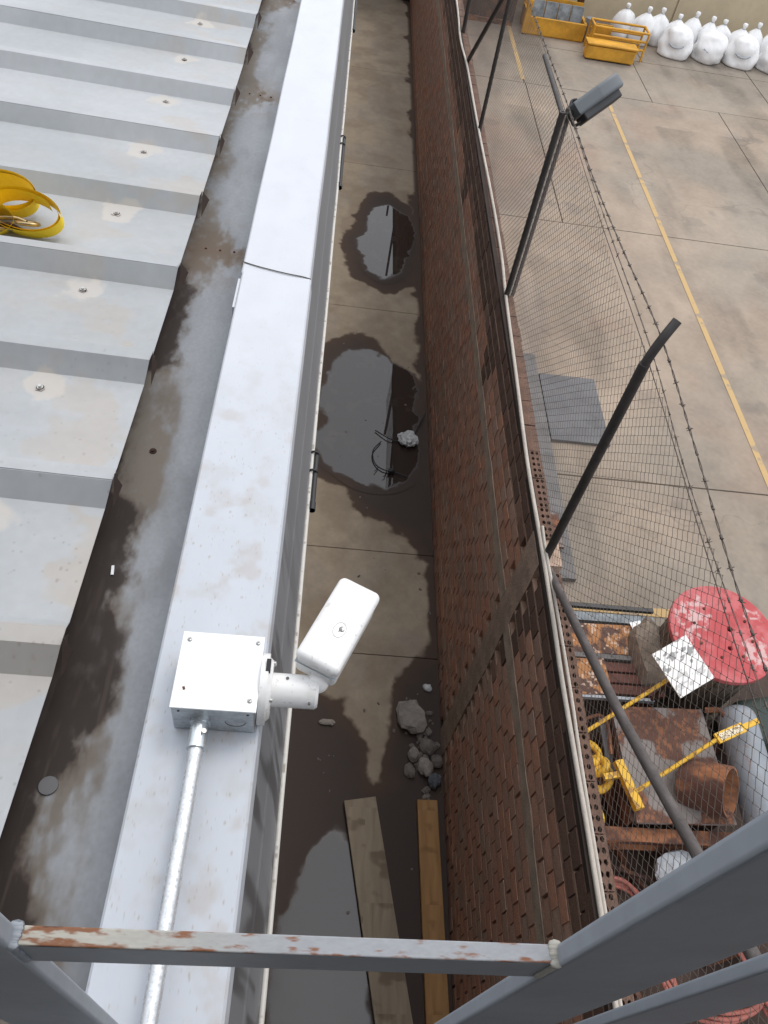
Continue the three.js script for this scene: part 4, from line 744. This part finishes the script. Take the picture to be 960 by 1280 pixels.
{
  const t = thing('yellow_lever', 'yellow steel lever with labelled paddle lying across the rusty box', 'lever', [2.7, 0.52, -2.0]);
  const y = 0.56;
  part('shaft', cyl([2.31, y, -1.8], [2.9, 0.79, -2.13], 0.014, 12), M.yellowPaint, t);
  const q = ob([3.0, 0.8, -2.175], [0.24, 0.02, 0.07], [0, 0.42, 0.0]);
  const pd = part('paddle', [q, ob([3.17, 0.8, -2.25], [0.14, 0.02, 0.038], [0, 0.42, 0])], M.yellowPaint, t);
  part('label', ob([3.0, 0.811, -2.175], [0.2, 0.003, 0.045], [0, 0.42, 0]), S({ map: rep(tex(64, 64, (u, v) => mix([0.62, 0.55, 0.42], [0.2, 0.13, 0.05], ss(0.5, 0.6, fbm(u * 12, v * 12, 12, 951, 2)))), 0.08).map, roughness: 0.7 }), pd);
  part('head', [ob([2.31, y, -1.87], [0.06, 0.05, 0.33], [0, 0.26, 0]), ob([2.22, y - .01, -1.93], [0.14, 0.03, 0.04], [0, 0.2, 0])], M.yellowPaint, t);
  solo('yellow_chain', [0, 1, 2].map(i => new THREE.TorusGeometry(0.06, 0.026, 8, 20).scale(1, 1.3, 1).rotateX(1.3 - 0.5 * (i % 2)).rotateY(i * 1.2).translate(2.13 + i * 0.02, 0.45, -2.12 + i * 0.09)), M.yellowPaint, 'yellow chain links hanging beside the head of the lever', 'chain');
  solo('yellow_shackle', [ob([2.08, 0.45, -2.2], [0.1, 0.03, 0.03]), new THREE.TorusGeometry(0.05, 0.021, 8, 20).scale(1, 1.4, 1).rotateX(1.2).translate(2.08, 0.45, -1.7)], M.yellowPaint, 'yellow shackle lowest beside the brick wall', 'shackle');
  solo('yellow_pole', cyl([1.78, 0.5, -2.05], [2.66, 0.78, -2.56], 0.014, 10), M.yellowPaint, 'thin yellow pole leaning under the white square sheet', 'pole');
  solo('steel_hook', tube([[2.1, .52, -2.34], [2.2, .55, -2.36], [2.25, .54, -2.3], [2.26, .5, -2.1]], 0.014, 24, 8), M.rust, 'bent rusty rod curling above the yellow chain', 'rod');
  solo('pipe_bend', tube([[3.02, .55, -2.46], [3.12, .6, -2.42], [3.16, .55, -2.2], [3.18, .4, -2.0]], 0.022, 24, 8), M.rust, 'curved rusty pipe between the rusty box and grey cylinder', 'pipe');
}
{
  const t = thing('steel_beam', 'rusty steel beam in front of the rusty box', 'beam', [2.5, 0.3, -1.6]);
  part('web', bx(1.95, 3.15, 0.24, 0.4, -1.6, -1.585), M.rust, t); part('flange', bx(1.95, 3.15, 0.4, 0.415, -1.64, -1.55), M.rust, t); part('flange', bx(1.95, 3.15, 0.225, 0.24, -1.64, -1.55), M.rust, t);
}
{ // red hoses in loose coils, a rag, and rods on the dirt
  const coil = (cx, cz, r, n, y) => { const pts = []; for (let i = 0; i <= n * 10; i++) { const a = i * 0.6283, q = r * (1 + 0.18 * Math.sin(i * 0.71) + 0.06 * Math.sin(i * 1.9)); pts.push([cx + Math.cos(a) * q, y + 0.02 + 0.012 * (i / 10) + 0.02 * hash(i, 3, 9), cz + Math.sin(a) * q * 0.8]); } return tube(pts, 0.015, n * 60, 7); };
  solo('hose_coil', coil(2.75, -0.85, 0.3, 6, 0.18), M.hose, 'loose coil of red hose nearest the ladder', 'hose');
  solo('hose_coil', coil(2.25, -1.22, 0.17, 4, 0.1), M.hose, 'small coil of red hose beside the brick wall', 'hose');
  solo('hose_coil', coil(3.3, -0.75, 0.22, 5, 0.15), M.hose, 'coil of red hose farthest right in the scrap', 'hose');
  const g = rock(0.16, 71, [1.1, 0.5, 0.8]); g.translate(2.72, 0.26, -1.42); solo('rag', g, M.rag, 'pale bluish rag heaped below the rusty beam', 'rag');
  for (let i = 0; i < 14; i++) { const x = rr(1.9, 3.1), z = rr(-1.5, -0.2), a = rr(0, 3.14), l = rr(0.15, 0.45), y = rr(0.03, 0.16); solo('scrap_rod', bar([x - Math.cos(a) * l, y, z - Math.sin(a) * l], [x + Math.cos(a) * l, y + rr(-0.02, 0.08), z + Math.sin(a) * l], rr(0.02, 0.05), rr(0.015, 0.04)), i % 3 ? M.rustDark : M.rust, 'rusty steel offcut lying in the dark scrap below the fence', 'steel offcut', 'steel offcuts in the scrap heap'); }
  for (let i = 0; i < 10; i++) { const x = rr(1.8, 3.2), z = rr(-2.6, -1.7), a = rr(0, 3.14), l = rr(0.15, 0.4), y = rr(0.03, 0.2); solo('scrap_rod', bar([x - Math.cos(a) * l, y, z - Math.sin(a) * l], [x + Math.cos(a) * l, y + rr(-0.02, 0.08), z + Math.sin(a) * l], rr(0.02, 0.05), rr(0.015, 0.04)), i % 3 ? M.rustDark : M.rust, 'rusty steel offcut lying in the dark scrap below the fence', 'steel offcut', 'steel offcuts in the scrap heap'); }
}

// ------------------------------------------------------------------ far end of the yard: bins, rack and white sacks
{
  const t = thing('tool_bin', 'orange steel bin holding grey panels at the far end of the yard', 'bin', [4.15, 0, -17.9]);
  part('front_panel', bx(3.52, 4.76, 0.02, 0.33, -17.63, -17.58, 0.01), M.yellowBin, t);
  part('side_panel', bx(3.52, 3.57, 0.02, 0.34, -18.3, -17.6), M.yellowBin, t); part('side_panel', bx(4.71, 4.76, 0.02, 0.34, -18.3, -17.6), M.yellowBin, t);
  part('back_panel', bx(3.52, 4.76, 0.02, 0.5, -18.34, -18.3), M.yellowBin, t); part('floor', bx(3.52, 4.76, 0.0, 0.04, -18.3, -17.6), M.yellowBin, t);
  part('corner_post', bx(3.46, 3.57, 0.02, 0.62, -17.66, -17.55, 0.01), M.yellowBin, t);
  for (let i = 0; i < 4; i++) solo('grey_panel', ob([3.75 + i * 0.27, 0.3, -17.86], [0.25, 0.5, 0.05], [-0.15, 0, 0]), M.blueGrey, ['leftmost', 'second', 'third', 'rightmost'][i] + ' grey blue panel standing in the orange bin', 'panel', 'panels in the orange bin');
  { const w = thing('workbench', 'rusty steel workbench behind the orange bin', 'workbench', [4.2, 0, -18.6]); part('top', bx(3.5, 4.9, 0.58, 0.66, -18.75, -18.4), M.rust, w); part('leg', bx(3.6, 3.7, 0, 0.58, -18.7, -18.5), M.rust, w); part('leg', bx(4.7, 4.8, 0, 0.58, -18.7, -18.5), M.rust, w); }
  solo('blue_drum', cyl([4.86, 0, -17.75], [4.86, 0.42, -17.75], 0.11, 18), M.tank, 'blue grey canister standing between the bin and yellow rack', 'canister');
}
{
  const t = thing('yellow_rack', 'yellow tubular steel rack behind the long yellow box', 'rack', [5.2, 0, -17.25]);
  const tb = (a, b, n = 'tube') => part(n, cyl(a, b, 0.022, 10), M.yellowBin, t);
  for (const x of [4.78, 5.9]) for (const z of [-17.05, -17.45]) tb([x, 0, z], [x, 0.5, z], 'upright');
  for (const y of [0.2, 0.35, 0.5]) { tb([4.78, y, -17.05], [5.9, y, -17.05], 'rail'); tb([4.78, y, -17.45], [5.9, y, -17.45], 'rail'); }
  for (const x of [4.78, 5.9]) tb([x, 0.5, -17.05], [x, 0.5, -17.45], 'rail');
  part('panel', bx(4.78, 5.2, 0.08, 0.48, -17.3, -17.28), M.yellowBin, t);
}
{
  const t = thing('yellow_box', 'long low yellow steel box in front of the yellow rack', 'box', [5.15, 0, -16.85]);
  part('body', bx(4.66, 5.66, 0.02, 0.26, -16.95, -16.7, 0.03), M.yellowBin, t); part('lid', bx(4.64, 5.68, 0.27, 0.31, -17.0, -16.68, 0.015), M.yellowBin, t);
}
{
  const t = thing('brown_container', 'dark brown steel container at the far left of the yard', 'container', [2.4, 0, -18.4]);
  for (let i = 0; i < 6; i++) part('panel', bx(1.32 + i * 0.32, 1.62 + i * 0.32, 0.05, 1.6, -18.0 - 0.03 * (i % 2), -17.95 - 0.03 * (i % 2)), M.rustDark, t);
  part('side_panel', bx(3.24, 3.3, 0.05, 1.6, -19.1, -17.9), M.rustDark, t); part('frame', [bx(1.3, 3.3, 0, 0.08, -18.05, -17.9), bx(1.32, 3.24, 1.6, 1.66, -19.1, -17.9), bx(1.32, 3.24, 0.05, 1.6, -19.1, -18.06)], M.rust, t);
}
{ // sacks
  function sackGeo(s, R, H, neck) {
    const prof = neck ? [[0.001, 0], [0.8, 0.0], [0.98, 0.1], [1, 0.3], [0.94, 0.5], [0.7, 0.68], [0.36, 0.78], [0.15, 0.83], [0.12, 0.86], [0.2, 0.93], [0.15, 0.99], [0.001, 0.95]] : [[0.001, 0], [0.82, 0], [1, 0.14], [1.04, 0.4], [0.97, 0.66], [0.76, 0.86], [0.45, 0.95], [0.3, 0.99], [0.001, 1.0]];
    const c = new THREE.SplineCurve(prof.map(q => new THREE.Vector2(q[0] * R, q[1] * H))).getPoints(30).map(q => new THREE.Vector2(Math.max(0.0005, q.x), q.y));
    const g = new THREE.LatheGeometry(c, 36), p = g.attributes.position;
    for (let i = 0; i < p.count; i++) { const x = p.getX(i), y = p.getY(i), z = p.getZ(i), a = Math.atan2(z, x), up = y / H; const k = 1 + 0.42 * (vn(Math.cos(a) * 1.3 + 20 + s, up * 2.2 + Math.sin(a) * 1.3 + 20, 4096, s) - 0.5) * (neck && up > 0.8 ? 0.4 : 1) + 0.12 * Math.abs(vn(Math.cos(a) * 4 + 20 + s, up * 5 + Math.sin(a) * 4 + 20, 4096, s + 5) - 0.5) + (neck && up > 0.5 ? 0.07 * Math.sin(a * 9 + s) * (up - 0.5) * 2 : 0) + 0.03 * Math.sin(up * 14 + a * 2 + s); p.setXYZ(i, x * k, y * (1 + 0.05 * (vn(x * 6 + 9, z * 6 + 9, 4096, s) - 0.5)), z * k); }
    g.computeVertexNormals(); return g;
  }
  const ord = ['leftmost', 'second', 'third', 'fourth', 'fifth', 'sixth', 'seventh', 'eighth', 'ninth', 'tenth'];
  const bks = [3, 14, 27].map(q => { const bk = new THREE.Group(); bk.add(finish(new THREE.Mesh(clean(sackGeo(q, 0.235, 0.66, true)), M.sack), 'bag_body')); bk.add(finish(new THREE.Mesh(clean(new THREE.TorusGeometry(0.034, 0.009, 6, 16).rotateX(Math.PI / 2).translate(0, 0.56, 0)), M.rag), 'tie')); return bk; });
  const bX = [5.73, 6.09, 6.44, 6.82, 7.15, 7.51, 7.85, 8.2, 8.58, 8.95];
  bX.forEach((x, i) => { const o = bks[i % 3].clone(); o.name = numbered('white_sack'); o.position.set(x, 0, -18.35 + 0.14 * (i % 2) + 0.05 * hash(i, 2, 2)); o.rotation.set(0.12 * (hash(i, 8, 5) - 0.5), hash(i, 5, 5) * 6, 0.16 * (hash(i, 9, 5) - 0.5)); o.scale.set(1 + 0.1 * (hash(i, 6, 5) - 0.5), 0.96 + 0.1 * hash(i, 7, 5), 1); o.userData = { label: ord[i] + ' tied white sack from the left in the back row by the beige wall', category: 'sack', group: 'white sacks along the far wall' }; scene.add(o); });
  const frs = [9, 22].map(q => { const fr = new THREE.Group(); fr.add(finish(new THREE.Mesh(clean(sackGeo(q, 0.32, 0.54, false)), M.sack), 'bag_body')); fr.add(finish(new THREE.Mesh(clean(tube([[-0.16, 0.27, 0.29], [-0.08, 0.235, 0.318], [0, 0.225, 0.325], [0.08, 0.235, 0.318], [0.16, 0.27, 0.29]], 0.016, 20, 6)), M.rag), 'seam')); return fr; });
  const fX = [6.73, 7.47, 8.19, 8.93];
  fX.forEach((x, i) => { const o = frs[i % 2].clone(); o.name = numbered('white_sack'); o.position.set(x, 0, -17.75 + 0.05 * hash(i, 3, 2)); o.rotation.y = 0.35 * (hash(i, 5, 8) - 0.5) - 0.2; o.scale.set(1 + 0.08 * (hash(i, 6, 8) - 0.5), 0.97 + 0.1 * hash(i, 7, 8), 0.95); o.userData = { label: ord[i] + ' bulging white sack from the left in the front row', category: 'sack', group: 'white sacks along the far wall' }; scene.add(o); });
}

renderer.render(scene, camera);
